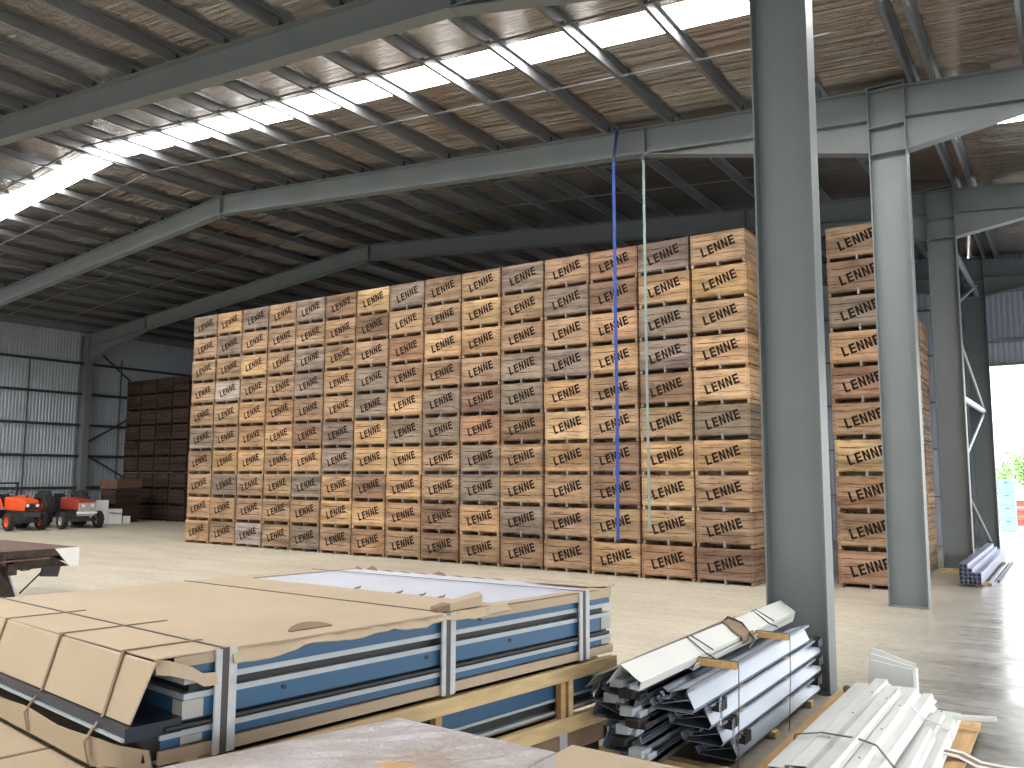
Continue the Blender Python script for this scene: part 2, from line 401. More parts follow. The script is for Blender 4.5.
# bridging lines
for nm, y, dz in (('front bay behind the bright skylight strip', -3.3, .1), ('middle bay, nearer row', .95, .1), ('middle bay, farther row', 2.95, .1), ('front bay ahead of the skylight strip', -5.35, .1)):
    e = empty('purlin_bridging', (0, 0, 0), 'thin galvanised bridging rail crossing the purlins in the ' + nm, 'bridging', 'bridging rails')
    for x0, x1 in ((XL, XR - .25), (XR + .15, XC - .65)):
        m = MB(); slopebar(m, x0, x1, y - .02, y + .02, .03, .055)
        for x in px_right + px_left:
            if x0 < x < x1: m.box(x - .05, x + .05, y - .035, y + .035, rz_(x) + .02, rz_(x) + .08)
        m.build('rail', 'galv', e)

# girts on the left wall and the back wall
for k, z in enumerate((1.5, 3.0, 4.48, 5.97, 7.45)):
    m = MB(); m.box(XL + .03, XL + .16, YF, YB - .1, z - .012, z + .012); m.box(XL + .15, XL + .162, YF, YB - .1, z - .11, z + .012)
    tag(m.build('wall_girt', 'dark_steel'), 'dark horizontal girt on the left corrugated wall, %s up from the floor' % ordinal(k + 1), 'girt', 'wall girts')
    m = MB(); m.box(XL + .7, XC - .7, YB - .14, YB - .03, z - .012, z + .012)
    tag(m.build('wall_girt', 'dark_steel'), 'dark girt on the back wall behind the bins, %s up from the floor' % ordinal(k + 1), 'girt', 'wall girts')
for z, s in ((7.82, 'upper'), (6.28, 'middle'), (5.54, 'bottom')):
    m = MB(); m.box(XC + .05, XE, YB - .16, YB - .02, z - .03, z + .05)
    tag(m.build('wall_girt', 'galv'), s + ' pale girt on the corrugated panel above the back doorway', 'girt', 'wall girts')
m = MB(); m.tube([(XL + .1, 2.85, .1), (XL + .1, 2.85, 7.45)], .03, 6)
tag(m.build('sag_rod', 'dark_steel'), 'thin dark vertical rod on the left wall, left of the column', 'rod')
m = MB(); m.tube([(XL + .1, 7.3, .1), (XL + .1, 7.3, 7.8)], .03, 6)
tag(m.build('sag_rod', 'dark_steel'), 'thin dark vertical rod on the left wall beside the rear bins', 'rod')
for (a, b, l) in (((5.6, 8.3), (9.3, 5.5), 'upper brace falling to the right'), ((5.6, 3.6), (9.3, 5.8), 'brace rising to the right'),
                  ((5.6, 3.0), (9.3, 1.0), 'lower brace falling to the right')):
    m = MB(); m.tube([(XL + .35, *a), (XL + .35, *b)], .045, 8)
    tag(m.build('wall_brace', 'dark_steel'), 'dark diagonal ' + l + ' on the left wall behind the column', 'brace', 'diagonal wall braces')

# bracing between third and fourth columns of the row
XB = XC - .12
def brace(pts, r, lab, mat='steel'): tag(MB().tube(pts, r, 10).build('column_brace', mat), lab, 'brace', 'braces between the rear columns')
brace([(XB, 5.45, 7.75), (XB, 12.85, 7.75)], .08, 'upper horizontal grey tube strut between the two rearmost columns')
brace([(XB, 5.45, 4.05), (XB, 12.85, 4.12)], .08, 'middle horizontal grey tube strut between the two rearmost columns', 'trim')
brace([(XB, 5.45, 6.0), (XB, 12.8, 8.0)], .04, 'thin grey diagonal rod under the upper strut by the rear columns', 'trim')
brace([(XB, 5.45, 5.9), (XB, 12.8, 4.2)], .05, 'grey diagonal above the middle strut between rear columns')
brace([(XB, 5.45, 2.2), (XB, 12.8, 4.0)], .04, 'thin pale diagonal rod under the middle strut by rear columns', 'trim')
brace([(XB, 5.45, 2.1), (XB, 12.8, .2)], .05, 'lowest grey diagonal running to the foot of the rearmost column')

# ---------------------------------------------------------------- apple bins
BW, BH, BP = 1.145, .712, 1.2
def bin_parts():
    h = BW / 2; out = {}
    m = MB(); nb = 4; z0, z1 = .088, BH - .012; bh = (z1 - z0) / nb; t = .022
    for i in range(nb):
        a, b = z0 + i * bh + .0065, z0 + (i + 1) * bh - .0065
        m.box(-h, h, -h, -h + t, a, b); m.box(-h, h, h - t, h, a, b)
        m.box(-h, -h + t, -h + t + .004, h - t - .004, a, b); m.box(h - t, h, -h + t + .004, h - t - .004, a, b)
    for i in range(7): x = -h + .03 + i * (BW - .06) / 7; m.box(x, x + (BW - .06) / 7 - .006, -h + t, h - t, .072, .088)
    for sx in (-1, 1):
        for sy in (-1, 1): m.box(min(sx * (h - t), sx * (h - .1)), max(sx * (h - t), sx * (h - .1)), min(sy * (h - t), sy * (h - .1)), max(sy * (h - t), sy * (h - .1)), .085, BH - .01)
    posts_end = len(m.f)
    for x in (-h + .035, h - .035):
        for i in range(nb):
            for q in (.3, .7): z = z0 + (i + q) * bh; m.box(x - .010, x + .010, -h - .0015, -h, z - .009, z + .009)
    m.mark = posts_end; out['box_body'] = m
    m = MB()
    for x, ww in ((-h + .03, .05), (0, .045), (h - .03, .05)): m.box(x - ww / 2, x + ww / 2, -h + .01, h - .01, .0, .075)
    m.box(-h + .06, h - .06, -.05, .05, .0, .068)  # added slat hides the bright floor behind, keeping the fork gap dark
    out['bearers'] = m
    m = MB(); m.box(-.016, .016, -h - .004, -h + .02, .0, .13); out['metal_tag'] = m
    # stencilled word, drawn stroke by stroke
    m = MB(); H = .20; W_ = .118; S = .044; gap = .03; pen = 0; y0 = -h - .002; y1 = -h - .0005
    ang = math.radians(17.5)
    def bar(pts):
        c, s = math.cos(ang), math.sin(ang)
        q = [((x - .355) * c - (z - H / 2) * s, (x - .355) * s + (z - H / 2) * c + .395) for x, z in pts]
        m.prism(q, 'y', y0, y1)
    def rect(a, b, c, d): bar([(a, c), (b, c), (b, d), (a, d)])
    for ch in 'LENNE':
        x = pen
        if ch == 'L': rect(x, x + S, 0, H); rect(x + S, x + W_ * .92, 0, S * .95)
        if ch == 'E':
            rect(x, x + S, 0, H)
            for z in (0, H / 2 - S * .42, H - S * .95): rect(x + S, x + W_, z, z + S * .95 if z != H / 2 - S * .42 else z + S * .84)
        if ch == 'N':
            rect(x, x + S * .9, 0, H); rect(x + W_ - S * .9 + .008, x + W_ + .008, 0, H)
            bar([(x + S * .9, H), (x + S * .9, H * .62), (x + W_ - S * .9 + .008, 0), (x + W_ - S * .9 + .008, H * .38)])
        pen += W_ + gap + (.008 if ch == 'N' else 0)
    out['lettering'] = m
    return out
PARTS = {}
for k, m in bin_parts().items():
    mat = {'lettering': 'ink', 'metal_tag': 'galv'}.get(k, 'bin')
    o = m.build(k, mat)
    if k == 'box_body':
        o.data.materials.append(MT['rust'])
        for p in o.data.polygons:
            if p.index >= m.mark: p.material_index = 1
    PARTS[k] = o.data; bpy.data.objects.remove(o)
TONE = {'g': ((.355, .29, .22), 'greyish weathered'), 't': ((.46, .325, .20), 'tan'), 'h': ((.60, .405, .22), 'honey-coloured'),
        'b': ((.32, .215, .14), 'brown'), 'p': ((.70, .50, .27), 'pale yellow'), 'l': ((.46, .40, .33), 'pale grey'),
        'r': ((.46, .29, .18), 'reddish tan'), 'd': ((.075, .05, .038), 'shade-darkened brown')}
def apple_bin(x, y, z, tone, label, group, words=True, jit=True, nails=True):
    e = empty('apple_bin', (x + (random.uniform(-.012, .012) if jit else 0), y + (random.uniform(-.012, .012) if jit else 0), z), label, 'bin', group,
              random.uniform(-.006, .006) if jit else 0)
    c = TONE[tone][0]; j = random.uniform(.93, 1.07) * .84; c = (c[0] * j, c[1] * j * random.uniform(.965, 1.0), c[2] * j * random.uniform(.98, 1.1), 1)
    for k, d in PARTS.items():
        if k == 'lettering' and not words: continue
        if k == 'metal_tag' and not nails: continue
        o = bpy.data.objects.new(k, d); COL.objects.link(o); o.parent = e; o.color = c
    return e
GRID = ['ghgtgbpgttgtrgt',
        'tgttttbttptgbhh',
        'tthtgttrhhttptg'.replace('ptg', 'hgt'),
        'tlttghgtttgghgh',
        'tthrttghgbghtbp',
        'gthhbghggrbpttg',
        'thhthghptgthbhh',
        'tgttghbhtgttbpt',
        'hhttthhrbhgtttt'[:14] + 't',
        'htltgtrtbtbthrb']
for r in range(10):
    for c in range(15):
        t = GRID[r][c]
        apple_bin((c + .5) * BP, BW / 2 + .0, (9 - r) * BH, t,
                  '%s wooden LENNE bin, %s from the top in the %s stack from the left' % (TONE[t][1], ordinal(r + 1), ordinal(c + 1)),
                  'wooden apple bins in the long wall of bins')
SIDE = ['ttbt', 'tght', 'ghtt', 'hthg', 'rgtt', 'thgh', 'pttt', 'rtht', 'tgtg', 'rtth']
dn = ['front', 'second', 'third', 'rearmost']
for d in range(4):
    top = 10 if d < 2 else 8
    for r in range(top):
        t = SIDE[r][d]
        apple_bin(19.88, 1.0 + BW / 2 + d * BP, (top - 1 - r) * BH, t,
                  '%s LENNE bin behind the grey columns, %s from the top in the %s stack' % (TONE[t][1], ordinal(r + 1), dn[d]),
                  'wooden apple bins in the block behind the columns', nails=(d == 0))
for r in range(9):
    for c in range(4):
        apple_bin(-13.95 + c * 1.24, 6.6 + BW / 2, (8 - r) * (BH + .018), 'd',  # same bins as the others, colour darkened for the dim light here
                  'shade-darkened wooden bin at the far wall, %s from the top, %s stack from the left' % (ordinal(r + 1), ordinal(c + 1)),
                  'shade-darkened wooden bins stacked at the far wall', words=False, nails=False)
for r in range(2):
    apple_bin(-12.0, 5.02, r * BH, 'd', 'dark wooden bin under the brown board crate, the %s of two' % ('lower', 'upper')[r], 'dark bins under the brown board crate', words=False, nails=False)
e = empty('board_crate', (-12.0, 5.02, 2 * BH), 'reddish brown board crate on top of two dark bins beside the white cartons', 'crate')
for i in range(3): MB().box(-.66, .66, -.58, -.555, .03 + i * .145, .165 + i * .145).build('side_board', 'old_board', e)
MB().box(-.66, .66, -.555, .58, .03, .06).build('crate_floor', 'old_board', e)
for i in range(3):
    for x in (-.66, .635): MB().box(x, x + .025, -.555, .555, .03 + i * .145, .165 + i * .145).build('end_board', 'old_board', e)
MB().box(-.66, .66, .555, .58, .06, .46).build('back_board', 'old_board', e)
for x in (-.6, 0, .6): MB().box(x - .03, x + .03, -.5, .5, 0, .03).build('bearer', 'old_board', e)

# ---------------------------------------------------------------- hanging straps
e = empty('lifting_strap', (15.72, -1.3, 0), 'long blue webbing strap hanging from the rafter in front of the bins', 'strap')
ztop = rz_(15.72) + .012
MB().ribbon([(.0, 0, .87), (.01, .0, 3), (-.01, 0, 6), (-.02, 0, 8.6)], (.07, .0, 0), .006).build('webbing', 'webblue', e)
MB().ribbon([(-.02, 0, 8.6), (-.02, .19, ztop - .02), (-.02, .2, ztop), (-.02, .5, ztop), (-.02, .51, 8.9)], (.07, 0, 0), .006).build('rafter_wrap', 'webblue_d', e)
MB().box(-.06, .04, -.02, .02, 8.55, 8.65).build('ratchet_buckle', 'dark_steel', e)
e = empty('lifting_strap', (16.38, -1.3, 0), 'long grey-green strap hanging from the rafter beside the blue one', 'strap')
MB().ribbon([(.02, 0, 1.09), (.0, .0, 4), (-.01, 0, 8.5)], (.055, 0, 0), .006).build('webbing', 'webgreen', e)
MB().ribbon([(-.01, 0, 8.5), (-.01, .2, rz_(16.4) - DEP - .012), (-.01, .48, rz_(16.4) - DEP - .012)], (.055, 0, 0), -.006).build('hook_tail', 'webgreen', e)
MB().box(-.05, .03, -.02, .02, 8.44, 8.54).build('hook', 'dark_steel', e)

# ---------------------------------------------------------------- the big strapped pack of blue panels
A = Vector((19.80 + .0185, -13.98 + .114, 0)); B = Vector((20.35, -10.59, 0)); L1 = (B - A).length; U = (B - A).normalized(); V = Vector((-U.y, U.x, 0))
TILT = .032; ZT = 1.30; WD = 3.3
def pk(s, w_, z, tilt=TILT): p = A + U * s + V * w_; return (p.x, p.y, z - tilt * w_)
def pbox(m, s0, s1, w0, w1, z0, z1, tilt=TILT):
    return m.hexa([pk(s0, w0, z0, tilt), pk(s1, w0, z0, tilt), pk(s1, w1, z0, tilt), pk(s0, w1, z0, tilt)],
                  [pk(s0, w0, z1, tilt), pk(s1, w0, z1, tilt), pk(s1, w1, z1, tilt), pk(s0, w1, z1, tilt)])
pack = empty('panel_pack', pk(0, 0, 0), 'big strapped pack of blue panels under tan cardboard on the timber crate', 'pack')
pack.location = (0, 0, 0)
HT = .45
def lay(f0, f1): return ZT - f1 * HT, ZT - f0 * HT
def layer(name, f0, f1, inset, mat, s0=.0, s1=L1):
    z0, z1 = lay(f0, f1); return pbox(MB(), s0 + inset, s1 - inset, inset, WD, z0, z1).build(name, mat, pack)
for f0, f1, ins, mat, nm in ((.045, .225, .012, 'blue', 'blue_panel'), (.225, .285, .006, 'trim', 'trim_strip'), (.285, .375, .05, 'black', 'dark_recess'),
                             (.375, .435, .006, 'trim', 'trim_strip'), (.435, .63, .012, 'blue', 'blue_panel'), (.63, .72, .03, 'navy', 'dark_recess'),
                             (.72, .775, .004, 'trim', 'trim_strip'), (.775, .86, .012, 'blue', 'blue_panel')):
    layer(nm, f0, f1, ins, mat, .1 if f0 < .6 else 0)
# rolled dark edge bead and end stops
for wz in ((.66, .011),): 
    z0, z1 = lay(.66, .70); MB().tube([pk(.02, -.004, (z0 + z1) / 2, TILT), pk(L1 - .05, -.004, (z0 + z1) / 2, TILT)], .014, 8).build('edge_bead', 'black', pack)
for s in (.62, 1.55, 1.98, 2.25):
    z = lay(.5, .5)[0] if s not in (1.98,) else lay(.14, .14)[0]
    MB().tube([pk(s, .02, z), pk(s, .006, z)], .012, 8).build('bolt_hole', 'black', pack)
for s0, s1 in ((.1, .2), (L1 - .12, L1 - .008)):
    for f0, f1 in ((.44, .62), (.78, .855)):
        z0, z1 = lay(f0, f1); pbox(MB(), s0, s1, .004, .1, z0, z1).build('end_cap', 'grille', pack)
# lid of cardboard: top sheet covers the near two thirds, right edge strip goes on to the far end
def ragged(n, f): return [f(i / n) for i in range(n + 1)]
def lidstrip(name, s_list, w0f, w1f, z=.004, mat='card', th=.006, zc=None):
    m = MB()
    for a, b in zip(s_list[:-1], s_list[1:]):
        za = z + (zc(a) if zc else 0); zb = z + (zc(b) if zc else 0)
        m.hexa([pk(a, w0f(a), ZT + za), pk(b, w0f(b), ZT + zb), pk(b, w1f(b), ZT + zb), pk(a, w1f(a), ZT + za)],
               [pk(a, w0f(a), ZT + za + th), pk(b, w0f(b), ZT + zb + th), pk(b, w1f(b), ZT + zb + th), pk(a, w1f(a), ZT + za + th)])
    return m.build(name, mat, pack)
ss = [i * .05 for i in range(36)] + [1.80]
rnd = [random.uniform(-.012, .012) for _ in range(80)]
lidstrip('cardboard_lid', [-.04 + i * .05 for i in range(45)], lambda s: -.015 + rnd[int((s + .1) * 20)] * .7 - (.012 if .4 < s < 1.8 else 0), lambda s: WD,
         zc=lambda s: .0)
lidstrip('cardboard_lid', [2.155 + i * .05 for i in range(24)], lambda s: -.01, lambda s: .085 + rnd[int(s * 20)] * .8)
lidstrip('cardboard_lid', [2.155 + i * .05 for i in range(24)], lambda s: WD - .25 + rnd[int(s * 20)] * 2, lambda s: WD)
lidstrip('cardboard_lid', [L1 - .13, L1 - .06, L1 + .02], lambda s: -.01, lambda s: .5 + (.3 if s > L1 - .1 else 0), z=.014, zc=lambda s: .006)
# drooping torn edge along the right side
m = MB()
for i in range(40):
    s0 = .32 + i * .047; s1 = s0 + .047
    d0 = .025 + .02 * math.sin(i * .33) ** 2 + rnd[i] * .5 + .035 * max(0, 1 - i / 9); d1 = .025 + .02 * math.sin((i + 1) * .33) ** 2 + rnd[i + 1] * .5 + .035 * max(0, 1 - (i + 1) / 9)
    m.hexa([pk(s0, -.05, ZT - d0), pk(s1, -.05, ZT - d1), pk(s1, -.01, ZT), pk(s0, -.01, ZT)],
           [pk(s0, -.052, ZT - d0 + .005), pk(s1, -.052, ZT - d1 + .005), pk(s1, -.01, ZT + .009), pk(s0, -.01, ZT + .009)])
m.build('torn_lid_edge', 'card', pack)
z0, z1 = lay(0, .14)
pbox(MB(), 1.97, L1 - .02, -.012, -.004, lay(0, .13)[0], ZT).build('cardboard_side', 'card', pack)
pbox(MB(), .05, .44, -.006, .0, lay(0, .1)[0], ZT).build('cardboard_side', 'card', pack)
# loose torn flap near the near corner
m = MB(); fl = [(-.03, -.0, 0), (.02, -.03, -.01), (.07, -.05, -.03), (.12, -.045, -.05), (.17, -.05, -.085), (.235, -.055, -.09)]
for i in range(5):
    a, b = fl[i], fl[i + 1]; wd0 = .06 - .002 * i; wd1 = .06 - .002 * (i + 1)
    m.hexa([pk(a[0], a[1], ZT + a[2] - wd0), pk(b[0], b[1], ZT + b[2] - wd1), pk(b[0], b[1] + .02, ZT + b[2]), pk(a[0], a[1] + .02, ZT + a[2])],
           [pk(a[0], a[1] - .006, ZT + a[2] - wd0), pk(b[0], b[1] - .006, ZT + b[2] - wd1), pk(b[0], b[1] + .014, ZT + b[2] + .004), pk(a[0], a[1] + .014, ZT + a[2] + .004)])
m.build('torn_flap', 'card', pack)
# curled scraps on the lid
for sc, wc, hh, name in ((.86, .13, .02, 'torn_scrap'),):
    m = MB()
    for i in range(10):
        t0, t1 = i / 10, (i + 1) / 10
        f = lambda t: (sc - .13 + .26 * t, wc + .01, ZT + .01); g_ = lambda t: (sc - .13 + .26 * t, wc + .03 + .05 * math.sin(math.pi * t), ZT + .012 + .022 * math.sin(math.pi * t) ** .6)
        m.hexa([pk(*f(t0)), pk(*f(t1)), pk(*g_(t1)), pk(*g_(t0))], [tuple(Vector(pk(*q)) + Vector((0, -.004, .006))) for q in (f(t0), f(t1), g_(t1), g_(t0))])
    m.build(name, 'card_dark', pack)
m = MB(); m.hexa([pk(1.74, .02, ZT + .012), pk(1.98, .0, ZT + .02), pk(2.0, .10, ZT + .02), pk(1.76, .12, ZT + .012)],
                 [pk(1.72, .03, ZT + .05), pk(1.99, .0, ZT + .085), pk(2.03, .08, ZT + .095), pk(1.78, .12, ZT + .055)]); m.build('torn_scrap', 'card', pack)
m = MB(); m.hexa([pk(1.66, .03, ZT + .012), pk(1.74, .02, ZT + .012), pk(1.76, .12, ZT + .012), pk(1.68, .13, ZT + .012)],
                 [pk(1.65, .04, ZT + .04), pk(1.74, .02, ZT + .055), pk(1.77, .12, ZT + .055), pk(1.69, .14, ZT + .035)]); m.build('torn_scrap', 'card_dark', pack)
# white sheet in the uncovered area
pbox(MB(), 2.1, L1 - .03, .07, WD - .1, ZT - .012, ZT).build('white_sheet', 'foil_blue', pack)
m = MB()
for k in range(9):
    w_ = 1.0 + k * .24; hh = (.006, .008, .006, .03, .008, .006, .008, .035, .02)[k]
    m.add([pk(L1 - .06, w_, ZT), pk(L1 - .02, w_ + .24, ZT), pk(L1 + .0, w_ + .16, ZT + hh), pk(L1 - .03, w_ + .06, ZT + hh * .6)], [(0, 1, 2, 3)])
m.build('crumpled_far_edge', 'card_dark', pack)
for k, w_ in enumerate((.55, .75, 1.0, 1.5)):
    m = MB(); m.hexa([pk(2.15, w_, ZT + .01), pk(2.2, w_ + .03, ZT + .01), pk(2.22, w_ + .05, ZT + .01), pk(2.16, w_ + .06, ZT + .01)],
                     [pk(2.16, w_, ZT + .025), pk(2.2, w_ + .02, ZT + .03), pk(2.21, w_ + .03, ZT + .02), pk(2.16, w_ + .03, ZT + .02)]); m.build('torn_tab', 'card_dark', pack)
# near end: hanging cardboard flap, navy panel ends below it, then the curled tray
m = MB(); m.hexa([pk(-.12, .035, ZT - .26), pk(-.112, .035, ZT - .26), pk(-.112, WD, ZT - .26), pk(-.12, WD, ZT - .26)], [pk(-.05, -.03, ZT - .012), pk(-.04, -.03, ZT - .004), pk(-.04, WD, ZT + .01), pk(-.05, WD, ZT + .004)]); m.build('end_flap', 'card', pack)
pbox(MB(), -.15, .1, .0, WD, ZT - .325, ZT - .265).build('navy_panel_end', 'navy', pack)
pbox(MB(), -.162, -.15, .0, WD, ZT - .318, ZT - .306).build('trim_strip', 'trim', pack)
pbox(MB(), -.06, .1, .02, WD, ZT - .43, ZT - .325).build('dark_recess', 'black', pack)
z0, z1 = lay(.855, 1)
pbox(MB(), .0, L1, -.008, WD, z0 - .0, z1 - .01).build('cardboard_tray', 'card', pack)
m = MB(); N = 30
def lip(w_):
    k = min(1, w_ / .35); s_ = -.05 - .14 * k ** .6; top = -.375 + .03 * k + .008 * math.sin(w_ * 7); return s_, top, -.455 - .01 * k
for i in range(N):
    w0 = .0 + i * (WD / N) * (1 if i > 4 else 1); w1 = w0 + WD / N
    s0, t0, b0 = lip(w0); s1, t1, b1 = lip(w1)
    m.hexa([pk(s0 + .02, w0, ZT + b0), pk(s0 + .028, w0, ZT + b0), pk(s1 + .028, w1, ZT + b1), pk(s1 + .02, w1, ZT + b1)],
           [pk(s0, w0, ZT + t0), pk(s0 + .008, w0, ZT + t0), pk(s1 + .008, w1, ZT + t1), pk(s1, w1, ZT + t1)])
m.build('tray_lip', 'card', pack)
# straps
def cross_strap(s, film=True, over=True):
    e = []
    if over: pbox(MB(), s - .008, s + .008, -.02, WD + .02, ZT + .011, ZT + .014).build('strap', 'band', pack)
    pbox(MB(), s - .02, s + .02, -.024, -.013, ZT - HT - .01, ZT + .014).build('strap', 'band', pack)
    for d, l in ((-.045, .03), (.02, .04)) if film else ():
        pbox(MB(), s + d, s + d + l, -.026, -.012, ZT - HT - .005, ZT + .01).build('corner_protector', 'film', pack)
cross_strap(.285); cross_strap(1.685); cross_strap(2.965)
for w_, s1 in ((.30, .43), (1.1, .62), (2.0, .5)):
    m = MB(); pts = [(s1 - .1, 0, .012), (-.05, 0, .014), (-.125, 0, -.26), (-.168, 0, -.31), (-.20, 0, -.36), (-.18, 0, -.46)]
    for a, b in zip(pts[:-1], pts[1:]):
        m.hexa([pk(a[0], w_ - .012, ZT + a[2]), pk(b[0], w_ - .012, ZT + b[2]), pk(b[0], w_ + .012, ZT + b[2]), pk(a[0], w_ + .012, ZT + a[2])],
               [pk(a[0] - .003, w_ - .012, ZT + a[2] + .003), pk(b[0] - .003, w_ - .012, ZT + b[2] + .003), pk(b[0] - .003, w_ + .012, ZT + b[2] + .003), pk(a[0] - .003, w_ + .012, ZT + a[2] + .003)])
    m.build('strap', 'card_dark', pack)

# timber crate under the pack
cr = empty('timber_crate', (0, 0, 0), 'pine-framed crate of navy panels under the big strapped pack', 'crate')
def cb(name, s0, s1, w0, w1, z0, z1, mat): return pbox(MB(), s0, s1, w0, w1, z0, z1, TILT if z0 > .7 else 0).build(name, mat, cr, bevel=.003)
cb('top_rail', .0, L1 + .02, -.03, .02, .735, .825, 'timber'); cb('bottom_rail', .6, L1, -.03, .02, .40, .50, 'timber')
for s in (.5, 1.6, 2.72, 2.80): cb('post', s, s + .05, -.02, .03, .50, .735, 'timber' if s > 2.75 else 'timber_o')
for s in (.2, 1.7, 3.1): pbox(MB(), s, s + .09, .03, WD - .1, .75, .835).build('cross_bearer', 'timber', cr)
cb('navy_panel', .12, L1 - .1, .05, WD - .2, .62, .72, 'blue'); cb('trim_strip', .1, L1 - .08, .04, WD - .2, .60, .62, 'trim')
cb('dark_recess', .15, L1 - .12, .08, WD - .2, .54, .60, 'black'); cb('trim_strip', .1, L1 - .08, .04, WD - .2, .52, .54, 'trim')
cb('end_cap', L1 - .18, L1 - .07, .035, .12, .622, .718, 'grille')
cb('cardboard_liner', .1, L1 - .1, .06, WD - .2, .50, .52, 'card_dark')
lc = empty('cardboard_pack', (0, 0, 0), 'tan cardboard pack at the bottom left corner, projecting below the big pack', 'pack')
pbox(MB(), -.55, .0, .12, WD, .44, .80).build('carton_body', 'card', lc, bevel=.01)
pbox(MB(), -.6, .0, .10, WD + .02, .40, .43).build('dark_base', 'black', lc)
for w_ in (.85, 1.7): pbox(MB(), -.556, -.0, w_, w_ + .03, .43, .804).build('strap', 'card_dark', lc)
for w_ in (.3, 2.0): pbox(MB(), -.5, .0, w_, w_ + .1, 0, .28, 0).build('bearer', 'timber', lc)
b3 = empty('carton_pack', (0, 0, 0), 'brown cardboard pack with dark ends lying lowest, under the timber crate', 'pack')
pbox(MB(), .5, L1 - .06, .0, WD - .3, .26, .385, 0).build('carton_body', 'card_dark', b3, bevel=.01)
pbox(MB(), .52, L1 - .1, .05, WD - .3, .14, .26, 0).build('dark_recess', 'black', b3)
pbox(MB(), L1 - .6, L1 - .52, -.008, .02, .12, .39, 0).build('strap', 'film', b3)
for s in (.7, 2.0, 3.0): pbox(MB(), s, s + .1, .03, WD - .4, 0, .14, 0).build('bearer', 'timber', b3)

# plastic wrapped pallet in the foreground
wp = empty('wrapped_pallet', (20.93, -13.7, 0), 'low pallet load in crumpled clear film over brown card, centre bottom', 'pallet')
def local_grid(x0, x1, y0, y1, z, n, amp, mb, skew=0):
    vs = []; random.seed(3)
    for j in range(n + 1):
        for i in range(n + 1):
            e_ = min(i, n - i, j, n - j) == 0
            vs.append((x0 + (x1 - x0) * i / n - skew * (1 - j / n) * (1 - i / n), y0 + (y1 - y0) * j / n, z + (0 if e_ else random.uniform(-amp, amp))))
    mb.add(vs, [(j * (n + 1) + i, j * (n + 1) + i + 1, (j + 1) * (n + 1) + i + 1, (j + 1) * (n + 1) + i) for j in range(n) for i in range(n)])
m = MB(); local_grid(-.44, .43, -.75, .64, .975, 14, .010, m, .42); m.hexa([(-.86, -.75, .14), (.43, -.75, .14), (.43, .64, .14), (-.44, .64, .14)], [(-.86, -.75, .972), (.43, -.75, .972), (.43, .64, .972), (-.44, .64, .972)]); m.build('wrapped_load', 'wrap', wp)
for x in (-.35, 0, .33): MB().box(x - .05, x + .05, -.7, .6, 0, .12).build('bearer', 'timber', wp)
MB().box(-.43, .42, -.72, .62, .12, .14).build('deck_boards', 'timber', wp)
for (x, y, r_) in ((.05, .1, .06), (.25, -.1, .035), (-.3, -.2, .03)): 
    m = MB(); m.prism([(x + r_ * math.cos(t) * 1.6, y + r_ * math.sin(t)) for t in [k * .7 for k in range(9)]], 'z', .987, .99); m.build('tape_patch', 'timber_o', wp)
# flat carton in front of the silver flashings
fc = empty('flat_carton', (21.75, -13.0, 0), 'flat tan carton lying in front of the silver flashings, bottom edge of photo', 'carton')
fc.location = (21.45, -12.62, 0)
MB().box(-.42, .55, -.40, .28, .62, .745).build('carton_body', 'card', fc, bevel=.012)
MB().box(-.44, .57, -.42, .30, .745, .757).build('lid', 'card', fc, bevel=.004)
MB().box(-.38, .5, -.38, .25, .12, .62).build('lower_cartons', 'card_dark', fc)
for x in (-.3, .4): MB().box(x - .05, x + .05, -.38, .25, 0, .12).build('bearer', 'timber', fc)

# ---------------------------------------------------------------- bundle of galvanised flashings
def flashing(y0, y1, x, z, s, label, mat='galv_bright', rot=0, wd=.36, grp='galvanised flashings in the silver bundle'):
    e = empty('steel_flashing', (x, (y0 + y1) / 2, z), label, 'flashing', grp, rot)
    h = (y1 - y0) / 2
    # outer lip, sloping face, bottom leg: folded sheet
    line = [(0, .150), (0, .165), (-.045, .158), (-.05, .125), (-.005, .03), (-.02, .004), (-wd, .004), (-wd - .02, .05)]
    line = [(s * a, b) for a, b in line]
    MB().sheet(line, 'y', -h, h, .004).build('folded_sheet', mat, e)
    l2 = [(s * a, b) for a, b in [(-.06, .157), (-.17, .12), (-.19, .07), (-wd + .02, .06)]]
    MB().sheet(l2, 'y', -h + .02, h - .05, .004).build('inner_sheet', mat, e)
    for q in range(3):
        l3 = [(s * a, b) for a, b in [(-.07 - .03 * q, .135 - .03 * q), (-.05 - .01 * q, .08 - .02 * q), (-wd + .05, .03 + .03 * q), (-wd + .02, .07 + .02 * q)]]
        MB().sheet(l3, 'y', -h + .03 + .05 * q, h - .06, .004).build('inner_sheet', 'galv_bright', e)
    return e
tn = ['bottom', 'second lowest', 'second highest', 'top']
YN = (-10.0, -10.28, -10.5, -10.8); YFR = (-7.62, -7.56, -7.56, -7.95)
for k in range(4):
    f = flashing(YN[k], YFR[k], 21.06, .055 + k * .17, 1, 'silver galvanised flashing with pale sloping face, %s in the right stack' % tn[k], wd=.30)
    h = (YFR[k] - YN[k]) / 2
    for yy in (-h + .16, h - .12):
        if k == 3: continue
        m = MB()
        for q in range(3): m.box(-.03, .03, yy - .07 + q * .05, yy - .032 + q * .05, .10, .165 + q * .006)
        m.build('black_end_block', 'black', f)
    for yy in (-9.85, -8.7):
        if k == 0: continue
        tag(MB().box(-.05, .012, -.04, .04, -.002, .02).build('spacer_block', 'timber_o', None, (21.045, yy, .035 + k * .17)),
            'small pine block under the %s silver flashing, at its %s end' % (tn[k], 'near' if yy < -9 else 'far'), 'spacer', 'pine spacer blocks in the silver bundle')
